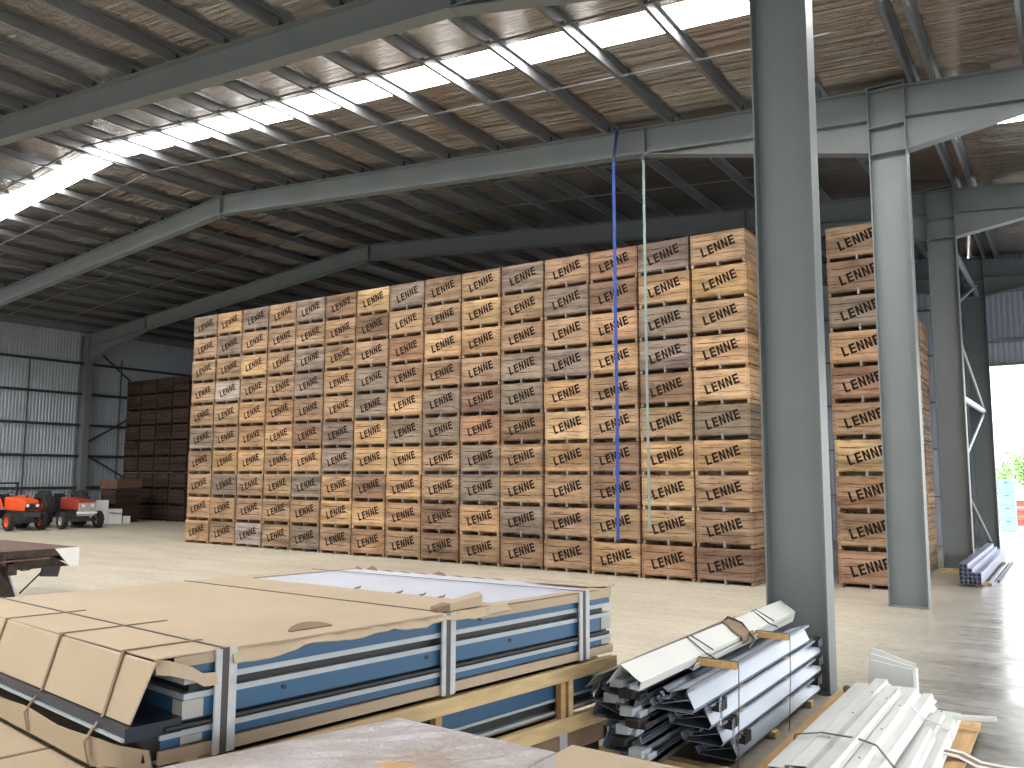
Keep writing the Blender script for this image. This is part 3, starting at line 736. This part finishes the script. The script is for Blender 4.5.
for k in range(5):
    flashing((-10.45, -10.7, -10.62, -10.9, -11.0)[k], -7.9 - .07 * k, (20.30, 20.33, 20.28, 20.36, 20.40)[k], .06 + k * .135, -1, 'dull silver flashing with ragged cut end, %s in the left stack' % ['lowest', 'second', 'middle', 'fourth', 'highest'][k],
             'galv_bright' if k % 2 else 'galv', rot=(.02, -.01, .015, -.01, .01)[k], wd=.3)
# end clusters: nested black and silver caps at the near end of the left stack
for k, (x, z, sil) in enumerate(((20.70, .20, 0), (20.76, .31, 1), (20.64, .37, 0), (20.67, .45, 1), (20.74, .50, 0), (20.70, .57, 1), (20.58, .64, 1), (20.70, .68, 0), (20.63, .745, 1))):
    m = MB(); m.hexa([(-.05, -.05, -.03), (.05, -.06, -.022), (.05, .09, -.022), (-.05, .1, -.03)], [(-.045, -.05, .035), (.055, -.06, .028), (.055, .09, .028), (-.045, .1, .035)])
    m.box(-.03, .08, .0, .12, -.04, .0)
    tag(m.build('end_cap', 'trim' if sil else 'black', None, (x - .03, -10.97, z), bevel=.005),
        '%s end cap on the near end of the left silver stack, %s from the bottom' % ('silver' if sil else 'black', ordinal(k + 1)), 'cap', 'end caps of the silver bundle')
for x, y, z, lab in ((20.62, -10.95, .5, 'clear plastic loop at the near end of the left silver stack'), (20.62, -10.75, .2, 'lower clear plastic loop at the near end of the left silver stack'),
                (21.09, -10.45, .42, 'clear plastic loop on the near end of the second highest silver flashing'), (21.09, -10.2, .22, 'clear plastic loop on the near end of the second lowest silver flashing')):
    m = MB(); m.tube([(x + .012, y, z), (x + .012, y, z + .17), (x, y + .05, z + .18), (x - .0, y + .06, z + .02), (x + .012, y, z)], .006, 6)
    tag(m.build('plastic_loop', 'clear'), lab, 'loop', 'clear plastic loops')
# top timber sticks and the straps over them
for yy, l in ((-10.13, 'nearer'), (-8.83, 'farther')):
    m = MB(); m.box(-.19, .19, -.025, .025, 0, .05)
    tag(m.build('timber_spacer', 'timber_o', None, (20.93, yy, .735), bevel=.003), '%s pine stick laid across the top silver flashing' % l, 'timber', 'pine sticks on the silver bundle')
    m = MB(); m.ribbon([(20.8, yy, .789), (21.122, yy, .789), (21.128, yy, .74), (21.12, yy, .4), (21.10, yy, .0)], (0, .016, 0), .003)
    tag(m.build('steel_strap', 'band'), 'thin %s strap running down the side of the silver bundle' % l, 'strap', 'straps round the silver bundle')
# white box channel on top with its packaging, lying tilted
wc = empty('white_channel', (20.72, -9.35, .795), 'long white folded channel lying tilted on top of the silver flashings', 'channel', None, -.008)
MB().sheet([(-.14, -.04), (-.03, .095), (.115, .0), (.10, -.055), (.04, -.05)], 'y', -1.75, 1.72, -.004).build('channel_body', 'white', wc)
MB().sheet([(-.24, -.06), (-.15, .03), (-.11, .045)], 'y', -1.85, -.9, .004).build('grey_underlay', 'galv', wc)
MB().sheet([(.0, -.065), (.12, -.075), (.135, -.03)], 'y', -.9, 1.6, -.004).build('lower_lip', 'white', wc)
pu = empty('cardboard_pad', (20.72, -9.1, .795), 'torn brown cardboard pad bent over the white channel under a cord', 'pad')
m = MB()
pts = [(-.10, .03), (-.03, .103), (.04, .06), (.125, .004), (.14, -.06)]
for i in range(4): m.prism([pts[i], pts[i + 1], (pts[i + 1][0] + .004, pts[i + 1][1] + .012), (pts[i][0] + .004, pts[i][1] + .012)], 'y', -.16 + .03 * (i % 2), .16 - .04 * (i % 3))
m.build('pad_sheet', 'card_dark', pu)
MB().tube([(-.12, -.05, .03), (-.03, .0, .13), (.05, .12, .07), (.14, .05, .0), (.20, -.02, -.03), (.24, -.3, -.05)], .010, 6).build('cord', 'black', pu)
for yy, lab in ((-10.0, 'nearer'), (-8.45, 'farther')):
    m = MB(); m.tube([(20.58, yy + .02, .76), (20.69, yy, .895), (20.85, yy - .03, .80), (20.95, yy - .12, .79)], .006, 6)
    m.tube([(20.62, yy + .08, .81), (20.69, yy + .08, .895), (20.85, yy + .12, .80)], .005, 6)
    tag(m.build('plastic_tie', 'black'), '%s dark plastic tie looped round the white channel' % lab, 'tie', 'ties round the white channel')
for yy, l in ((-10.2, 'near'), (-9.1, 'middle'), (-8.0, 'far')):
    tag(MB().box(20.02, 21.08, yy - .05, yy + .05, 0, .055).build('timber_bearer', 'timber', None), '%s pine bearer on the floor under the silver bundle' % l, 'timber', 'bearers under the silver bundle')

# ---------------------------------------------------------------- bundle of white flashings
wlist = [  # x, width, z, profile height, y0, y1, rot
    (21.50, .17, .22, .07, -10.45, -7.75, .0, 'leftmost, with a flat top'),
    (21.63, .10, .27, .05, -10.5, -7.72, .0, 'second from the left, narrow'),
    (21.76, .11, .25, .06, -10.55, -7.85, .01, 'third from the left, with a step'),
    (21.90, .14, .29, .06, -10.9, -8.0, .0, 'fourth from the left, highest and flat'),
    (22.03, .07, .25, .07, -10.8, -7.95, -.01, 'fifth from the left, narrow and curved'),
    (22.14, .12, .17, .05, -10.4, -8.25, .0, 'second from the right, low and flat'),
    (22.26, .06, .15, .06, -10.4, -8.3, .01, 'rightmost, a thin edge channel'),
    (21.555, .035, .262, .03, -10.5, -7.95, .004, 'slim strip resting on the leftmost flat one'),
    (21.85, .03, .325, .025, -10.6, -8.3, -.006, 'slim strip resting on the highest flat one'),
    (22.17, .045, .205, .025, -10.3, -8.9, .01, 'short slim strip on the low right side')]
for (x, w_, z, hh, y0, y1, rot, lab) in wlist:
    e = empty('white_flashing', (x, (y0 + y1) / 2, z), 'white folded steel flashing in the bundle, ' + lab, 'flashing', 'white flashings in the bundle', rot)
    h = (y1 - y0) / 2
    MB().sheet([(-w_ / 2 - .012, -hh), (-w_ / 2, 0), (w_ / 2, .008), (w_ / 2 + .012, -hh * .6), (w_ / 2 + .035, -hh * .7)], 'y', -h, h, -.004).build('folded_sheet', 'white_fl', e)
    MB().sheet([(-w_ / 2 - .02, -hh - .035), (-w_ / 2 + .01, -hh * .75), (w_ / 2 - .01, -hh * .7), (w_ / 2 + .04, -hh - .03)], 'y', -h + .04, h - .05, -.004).build('nested_sheet', 'white_fl', e)
    if w_ > .09:
        for k in range(3): MB().tube([(w_ * .3, -h + .7 + k * .75, .004), (w_ * .3, -h + .7 + k * .75, .012)], .006, 6).build('screw', 'dark_steel', e)
for k, (x, z) in enumerate(((21.5, .07), (21.72, .08), (21.98, .08), (22.2, .055))):
    e = tag(MB().sheet([(-.1, 0), (-.09, .07), (.09, .07), (.1, 0), (.12, -.0)], 'y', -1.35, 1.35, -.004).build('white_flashing', 'white_fl', None, (x, -9.3, z)),
            'white channel in the bottom layer of the white bundle, %s from the left' % ordinal(k + 1), 'flashing', 'white flashings in the bottom layer')
m = MB(); m.ribbon([(21.38, -9.72, .1), (21.40, -9.72, .235), (21.6, -9.78, .295), (21.86, -9.86, .32), (22.0, -9.95, .32), (22.16, -10.1, .21), (22.32, -10.25, .16), (22.33, -10.25, .03)], (0, .03, 0), .004)
tag(m.build('strap', 'band'), 'dark strap pulled across the bundle of white flashings', 'strap')
m = MB(); m.ribbon([(21.98, -8.62, .32), (22.1, -8.66, .22), (22.3, -8.7, .175), (22.315, -8.7, .03)], (0, .035, 0), .004)
tag(m.build('strap', 'film'), 'pale strap end on the right side of the white bundle', 'strap')
for k, (yy, x1) in enumerate(((-8.15, 22.0), (-9.3, 22.45), (-10.3, 22.5))):
    tag(MB().box(21.3, x1, yy - .07, yy + .07, 0, .05).build('timber_bearer', 'timber_o', None), '%s orange pine board under the white bundle' % ['far', 'middle', 'near'][k], 'timber', 'boards under the white bundle')
tag(MB().box(22.30, 22.44, -9.35, -7.95, .052, .075).build('pallet_board', 'timber_o', None), 'orange pine board showing along the right of the white bundle', 'timber')
tag(MB().box(21.17, 21.33, -10.7, -7.35, .0, .03).build('pallet_board', 'timber_o', None), 'pine board on the floor between silver and white bundles', 'timber')
m = MB(); m.box(-.16, .16, -.03, .03, 0, .03, Matrix.Rotation(-.1, 4, 'Y'))
tag(m.build('white_offcut', 'white_fl', None, (22.42, -8.25, .16)), 'short white offcut sticking out right of the white bundle', 'offcut')
# folded white flashings standing at the far end
e = empty('folded_flashing', (21.66, -7.45, 0), 'folded white flashings standing at the far end of the white bundle', 'flashing', None, -.12)
for q in range(3):
    m = MB(); y = q * .04; m.hexa([(-.21, y, .06), (.20, y, .06), (.20, y + .012, .06), (-.21, y + .012, .06)], [(-.2, y + .02, .375 + .05 * q), (.20, y + .02, .335 + .02 * q), (.20, y + .032, .335 + .02 * q), (-.2, y + .032, .375 + .05 * q)])
    m.build('sheet', 'white_fl', e, bevel=.004)
m = MB(); m.sheet([(0, 0), (.02, .02), (.02, .1), (0, .12)], 'z', .06, .345, .004, Matrix.Translation((.20, 0, 0))); m.build('return_lip', 'white_fl', e)
MB().box(-.2, .2, -.02, .14, 0, .06).build('support_block', 'timber', e)
# a rock-like lump of card and a loose white-edged strip
m = MB(); m.lathe([(0, -.04), (.035, -.03), (.045, 0), (.035, .03), (0, .04)], 10)
tag(m.build('tape_roll', 'card_dark', None, (21.27, -7.45, .072), smooth=True), 'small round brown lump at the column foot by the white bundle', 'lump')
m = MB(); cl = [(22.02, -8.95, .02), (22.16, -8.82, .05), (22.3, -8.75, .06), (22.48, -8.83, .04), (22.62, -8.80, .05), (22.75, -8.72, .03), (22.9, -8.68, .02)]
e = empty('edge_strip', (0, 0, 0), 'loose brown card strip with white edges curling on the floor at bottom right', 'strip')
cl = [(22.20, -9.22, .10), (22.30, -9.12, .12), (22.40, -9.08, .10), (22.52, -9.10, .06), (22.64, -9.08, .05), (22.78, -9.02, .04), (22.92, -8.98, .02)]
MB().ribbon(cl, (.02, .10, 0), .004).build('card_face', 'card_dark', e)
for d in (-.055, .055): MB().ribbon([(a + .2 * d, b + d, c + .004) for a, b, c in cl], (.004, .018, .01), .006).build('white_edge', 'white_fl', e)

# ---------------------------------------------------------------- square tubes
gx = 21.27; ts = .076
for c, hgt in enumerate((5, 5, 4, 3, 3)):
    for r in range(hgt):
        m = MB(); th = .008; y0 = 2.35 + random.uniform(-.02, .02); y1 = 8.6 + random.uniform(-.1, .1); a = ts / 2 - .001
        m.box(-a, a, y0, y1, -a, -a + th); m.box(-a, a, y0, y1, a - th, a); m.box(-a, -a + th, y0, y1, -a + th, a - th); m.box(a - th, a, y0, y1, -a + th, a - th)
        m.box(-a + th, a - th, y0 + .25, y0 + .26, -a + th, a - th)
        tag(m.build('square_tube', 'mill', None, (gx + c * ts, 0, .06 + ts / 2 + r * ts)),
            'blue-grey square steel tube on the floor, %s column from the left, %s up' % (ordinal(c + 1), ordinal(r + 1)), 'tube', 'square steel tubes in the bundle')
for y, l in ((3.0, 'near'), (7.6, 'far')): tag(MB().box(21.2, 21.7, y - .05, y + .05, 0, .06).build('timber_bearer', 'timber', None), l + ' bearer under the square tube bundle', 'timber', 'bearers under the square tubes')
for k, x in enumerate((21.72, 21.80)):
    tag(MB().box(x - .02, x + .02, 2.9 + k * .7, 8.2, 0, .04).build('steel_bar', 'dark_steel' if k else 'mill', None), ('inner pale', 'outer dark')[k] + ' thin steel bar lying right of the square tubes', 'bar', 'bars beside the square tubes')
tag(MB().box(20.6, 21.15, 4.75, 4.9, 0, .1).build('timber_block', 'timber', None, bevel=.004), 'pale timber block at the foot of the third column', 'timber')

# ---------------------------------------------------------------- flat deck trailer
tr = empty('flat_trailer', (0, 0, 0), 'rusty flat-deck trailer with a white end corner at the left edge', 'trailer')
TX0, TX1, TY0, TY1 = 6.9, 9.4, -15.5, -8.52
m = MB()
for i in range(14): x = TX0 + i * (TX1 - TX0) / 14; m.box(x, x + .168, TY0, TY1, .885, .905)
m.build('deck_boards', 'old_board', tr)
m = MB()
for k in range(9): y = TY0 + .2 + k * .83; m.box(TX0 + .02, TX1 - .02, y, y + .06, .79, .885)
m.build('cross_members', 'rust', tr)
for x in (TX0, TX1 - .05): MB().box(x, x + .05, TY0, TY1 - .25, .79, .905).build('edge_rail', 'rust', tr)
MB().box(TX0, TX1, TY1 - .03, TY1, .66, .905).build('rear_rail', 'rust', tr)
for x in (7.6, 8.7): MB().box(x - .06, x + .06, TY0, TY1 - .1, .60, .79).build('chassis_beam', 'rust', tr)
MB().tube([(TX1 + .02, TY0, .70), (TX1 + .02, -9.0, .76)], .016, 8).build('tie_rail', 'old_board', tr)
for y in (-12.5, -11.1, -9.7): MB().box(TX1 - .01, TX1 + .03, y - .03, y + .03, .69, .86).build('stake_pocket', 'rust', tr)
m = MB(); m.prism([(-8.92, .905), (TY1, .905), (TY1, .60), (-8.66, .60)], 'x', TX1 - .02, TX1 + .012); m.build('end_corner_plate', 'carton', tr)
m = MB(); m.prism([(-9.5, .60), (-8.62, .60), (-8.9, .78), (-9.5, .78)], 'x', TX1 - .5, TX1 - .1); m.build('rear_bracket', 'rust', tr)
m = MB(); m.prism([(-9.75, .0), (-9.32, .0), (-9.60, .74), (-10.0, .74)], 'x', TX1 - .25, TX1 - .2); m.build('support_leg', 'rust', tr)
m = MB(); m.prism([(-9.33, .0), (-9.30, .0), (-9.585, .74), (-9.61, .74)], 'x', TX1 - .26, TX1 - .17); m.build('leg_flange', 'trim', tr)
MB().box(TX1 - .32, TX1 - .12, -9.8, -9.26, 0, .02).build('foot_plate', 'rust', tr)
MB().tube([(TX1 - .2, -9.33, .22), (TX1 - .15, -8.9, .66)], .013, 6).build('stay_rod', 'rust', tr)
m = MB(); m.prism([(-9.08, .47), (-8.80, .44), (-8.76, .62), (-9.05, .62)], 'x', TX1 - .12, TX1 - .08); m.build('mud_flap', 'black', tr)
m = MB(); m.prism([(-9.60, .53), (-9.46, .53), (-9.46, .70), (-9.60, .70)], 'x', TX1 - .15, TX1 - .05); m.build('hanger_bracket', 'rust', tr)
MB().tube([(TX1 - .1, -9.45, .66), (TX1 - .1, -9.38, .59), (TX1 - .1, -9.25, .59), (TX1 - .1, -9.15, .66)], .010, 6).build('hose', 'black', tr)
for x in (TX0 + .35, TX1 - .35):
    m = MB(); m.lathe([(0, -.12), (.2, -.12), (.24, -.08), (.42, -.12), (.5, -.07), (.5, .07), (.42, .12), (0, .12)], 24, Matrix.Translation((x, -13.2, .5)) @ Matrix.Rotation(math.pi / 2, 4, 'Z')); m.build('wheel', 'tyre', tr)

# ---------------------------------------------------------------- tractors
def wheel(parent, r, wd, x, y, rimmat, lugs=0, name='wheel'):
    e = bpy.data.objects.new(name, None); COL.objects.link(e); e.parent = parent; e.location = (x, y, r)
    h = wd / 2
    MB().lathe([(r * .56, -h * .8), (r * .62, -h), (r * .88, -h), (r * .97, -h * .75), (r * .985, 0), (r * .97, h * .75), (r * .88, h), (r * .62, h), (r * .56, h * .8)], 28).build('tyre', 'tyre', e, smooth=False)
    if lugs:
        m = MB()
        for k in range(lugs):
            for s in (-1, 1):
                t = Matrix.Rotation(2 * math.pi * (k + (.5 if s > 0 else 0)) / lugs, 4, 'Y')
                m.hexa(*[[tuple(t @ Vector(p)) for p in q] for q in
                         ([(r * .93, 0, -.02), (r * .93, s * h * .95, .07), (r * .93, s * h * .95, .13), (r * .93, 0, .03)],
                          [(r * 1.0, 0, -.02), (r * .98, s * h * .95, .07), (r * .98, s * h * .95, .13), (r * 1.0, 0, .03)])])
        m.build('lugs', 'tyre', e)
    m = MB(); m.lathe([(0, -h * .3), (r * .2, -h * .35), (r * .25, -h * .1), (r * .5, -h * .1), (r * .58, -h * .85), (r * .60, -h * .8), (r * .56, h * .8), (0, h * .4)], 24)
    m.build('rim', rimmat, e)
    return e
def tractor(loc, heading, paint, grill, rimf, rimr, label, rops=False, hoodtop=1.16, wb=1.75, tf=1.3, rr=.68, rf=.34, fender=True):
    e = empty('tractor', (loc[0], loc[1], 0), label, 'tractor', None, heading)
    # local: front axle at x=0, +x forward, rear axle at x=-wb
    wheel(e, rf, .2, 0, -tf / 2, rimf, 12, 'front_wheel'); wheel(e, rf, .2, 0, tf / 2, rimf, 12, 'front_wheel')
    wheel(e, rr, .36, -wb, -tf / 2 - .02, rimr, 18, 'rear_wheel'); wheel(e, rr, .36, -wb, tf / 2 + .02, rimr, 18, 'rear_wheel')
    m = MB()
    hw = .27
    prof = [(-1.25, .72), (.42, .72), (.46, .80), (.44, hoodtop - .16), (.34, hoodtop - .06), (-.4, hoodtop), (-1.2, hoodtop + .03), (-1.25, hoodtop - .02)]
    m.prism(prof, 'y', -hw, hw); m.build('hood', paint, e, bevel=.04)
    big = 0 if rops else .12
    MB().box(.455, .485 + big * .5, -hw + .03 - big * .6, hw - .03 + big * .6, .76 - big, hoodtop - .2 + big * .3).build('grille', grill, e, bevel=.01)
    if not rops: MB().box(.44, .60, -.36, .36, .58, .66).build('front_plate', 'carton', e, bevel=.01)
    for s in (-1, 1):
        m = MB(); m.lathe([(0, -.03), (.055, -.03), (.06, 0), (0, .01)], 12, Matrix.Translation((.49 + big * .5, s * .17, hoodtop - .27)) @ Matrix.Rotation(math.pi / 2, 4, 'Z')); m.build('headlamp', 'lamp', e)
    MB().box(.3, .56, -.3, .3, .5, .68).build('front_bumper', grill if grill == 'grille' else 'dark_steel', e, bevel=.02)
    MB().box(-wb - .25, .3, -.2, .2, .38, .72).build('engine_block', 'dark_steel', e, bevel=.03)
    MB().box(-.06, .06, -tf / 2 + .1, tf / 2 - .1, rf - .06, rf + .06).build('front_axle', 'dark_steel', e)
    MB().box(-wb - .1, -wb + .1, -tf / 2 + .15, tf / 2 - .15, rr - .12, rr + .12).build('rear_axle', 'dark_steel', e)
    MB().box(-wb - .25, -wb + .3, -.25, .25, .85, .93).build('seat', 'black', e, bevel=.03)
    m = MB(); m.hexa([(-wb - .25, -.24, .93), (-wb - .15, -.24, .93), (-wb - .15, .24, .93), (-wb - .25, .24, .93)], [(-wb - .33, -.22, 1.32), (-wb - .26, -.22, 1.32), (-wb - .26, .22, 1.32), (-wb - .33, .22, 1.32)]); m.build('backrest', 'black', e, bevel=.03)
    m = MB(); pts = []
    for k in range(17): t = 2 * math.pi * k / 16; pts.append((-1.33 - .06 * math.sin(t), .17 * math.cos(t), 1.26 + .12 * math.sin(t)))
    m.tube(pts, .014, 6); m.tube([(-1.2, 0, 1.0), (-1.33, 0, 1.26)], .02, 6); m.tube([(-1.33, -.16, 1.26), (-1.33, .16, 1.26)], .012, 6); m.build('steering_wheel', 'black', e)
    if fender:
        for s in (-1, 1):
            m = MB(); y0 = s * (tf / 2 - .22); y1 = s * (tf / 2 + .16); N = 8; R_ = rr + .05
            for k in range(N):
                a0 = math.pi * (.12 + .62 * k / N); a1 = math.pi * (.12 + .62 * (k + 1) / N)
                p = [(-wb + R_ * math.cos(a), rr + R_ * math.sin(a)) for a in (a0, a1)]; q = [(-wb + (R_ + .02) * math.cos(a), rr + (R_ + .02) * math.sin(a)) for a in (a0, a1)]
                m.prism([p[0], p[1], q[1], q[0]], 'y', min(y0, y1), max(y0, y1))
                m.prism([p[0], p[1], (-wb, rr + .1)], 'y', min(y0, y0 + .02 * s), max(y0, y0 + .02 * s))
            m.build('fender', paint, e)
    if rops:
        for s in (-1, 1): MB().box(-wb - .35, -wb - .29, s * .5 - .03, s * .5 + .03, .6, 1.74).build('roll_bar_post', 'black', e)
        MB().box(-wb - .35, -wb - .29, -.55, .55, 1.70, 1.77).build('roll_bar_top', 'black', e)
        MB().box(-1.2, -.05, hw, hw + .01, .78, .82).build('hood_stripe', 'black', e)
    MB().tube([(-.3, .12, hoodtop - .02), (-.3, .12, hoodtop + (.1 if rops else .06))], .03, 8).build('exhaust', 'dark_steel', e)
    return e
tractor((-9.40, -.24, 0), math.radians(-3), 'orange', 'black', 'orange', 'orange', 'bright orange tractor with a roll bar by the left wall', rops=True, hoodtop=1.2, tf=1.15, rr=.6, rf=.34)
tractor((-8.95, 1.6, 0), math.radians(-5), 'red', 'grille', 'rim', 'red', 'old faded red tractor with grey grille beside the white cartons', hoodtop=1.16, tf=1.35, rr=.72, rf=.33, fender=False)

# white cartons
for (x, y, z, a, b, h, lab) in ((-11.15, 3.72, 0, .46, .40, .52, 'lower white carton of the tall pile beside the old tractor'), (-11.15, 3.72, .52, .46, .40, .48, 'white carton topping the tall pile by the old tractor'),
                                (-10.90, 4.16, 0, .52, .42, .31, 'white carton on the floor beneath the marked one'), (-10.90, 4.16, .31, .52, .42, .31, 'white carton with a dark scrawled mark across its front'),
                                (-10.68, 4.56, 0, .28, .3, .32, 'small white carton at the right end of the carton pile'), (-11.38, 3.30, 0, .40, .40, .60, 'white carton behind the front wheel of the old tractor')):
    e = empty('white_carton', (x, y, z), lab, 'carton', 'white cartons by the old tractor', math.radians(62))
    MB().box(-a / 2, a / 2, -b / 2, b / 2, 0, h - .003).build('carton_body', 'carton', e, bevel=.006)
    MB().box(-a / 2 - .001, a / 2 + .001, -.025, .025, .005, h - .001).build('tape', 'film', e)
    if 'scrawled' in lab:
        m = MB(); random.seed(5); pts = [(-.23 + .46 * k / 16, -b / 2 - .006, .13 + random.uniform(-.04, .04)) for k in range(17)]; m.tube(pts, .02, 5); m.build('black_mark', 'black', e)

# ---------------------------------------------------------------- outside beyond the back doorway
e = empty('turquoise_cabinet', (20.93, 22.1, -.03), 'pale turquoise cabinet standing outside the back doorway', 'cabinet')
MB().box(-.28, .28, 0, .5, 0, 2.05).build('body', 'turq', e, bevel=.01)
for k in range(4): MB().box(-.25, .25, -.012, 0, .06 + k * .5, .52 + k * .5).build('drawer', 'turq', e, bevel=.004); MB().box(-.08, .08, -.03, -.012, .42 + k * .5, .45 + k * .5).build('handle', 'dark_steel', e)
for k in range(7):
    m = MB(); y = 27 + (k % 3) * 1.4; x = 19.0 + (k % 2) * .4; z = -.03 + (k // 3) * .42
    m.box(x, x + 6, y, y + .2, z, z + .03); m.box(x, x + 6, y + .09, y + .11, z + .03, z + .27); m.box(x, x + 6, y, y + .2, z + .27, z + .3)
    m.box(x + .5, x + .7, y, y + .2, z + .3, z + .42)
    tag(m.build('steel_beam', 'redbeam'), 'red oxide steel beam in the yard pile outside, %s row, %s layer' % (ordinal(k % 3 + 1), ordinal(k // 3 + 1)), 'beam', 'red steel beams in the yard')
def tree(x, y, h, r_, lab):
    e = empty('tree', (x, y, -.03), lab, 'tree', 'trees beyond the yard')
    MB().tube([(0, 0, 0), (.1, 0, h * .4), (0, .1, h * .7)], [.25, .18, .08], 8).build('trunk', 'bark', e)
    m = MB(); rg = random.Random(int(x * 10))
    bl = [(rg.uniform(-r_, r_) * .6, rg.uniform(-r_, r_) * .6, h * rg.uniform(.3, .8), r_ * rg.uniform(.4, .6)) for _ in range(9)]
    for _ in range(2600):
        bx, by, bz, br = rg.choice(bl); d = Vector((rg.gauss(0, 1), rg.gauss(0, 1), rg.gauss(0, 1))).normalized() * br * rg.uniform(.75, 1.05); p = Vector((bx, by, bz)) + d
        a = Vector((rg.gauss(0, 1), rg.gauss(0, 1), rg.gauss(0, 1))).normalized() * .16; b = a.orthogonal().normalized() * .1
        m.add([p - a, p + b, p + a, p - b], [(0, 1, 2, 3)])
    m.build('foliage', 'leaf', e)
for k, (x, y, h, r_) in enumerate(((16.5, 62, 3.6, 2.2), (20.6, 70, 4.8, 2.6), (25.8, 62, 5.2, 2.6), (33, 68, 6, 3.0), (10, 70, 5, 3))):
    tree(x, y, h, r_, ['low green tree just left of the doorway view', 'rounded green tree seen through the back doorway', 'green tree right of the doorway view', 'tallest green tree far right of the yard', 'green tree hidden left behind the shed'][k])
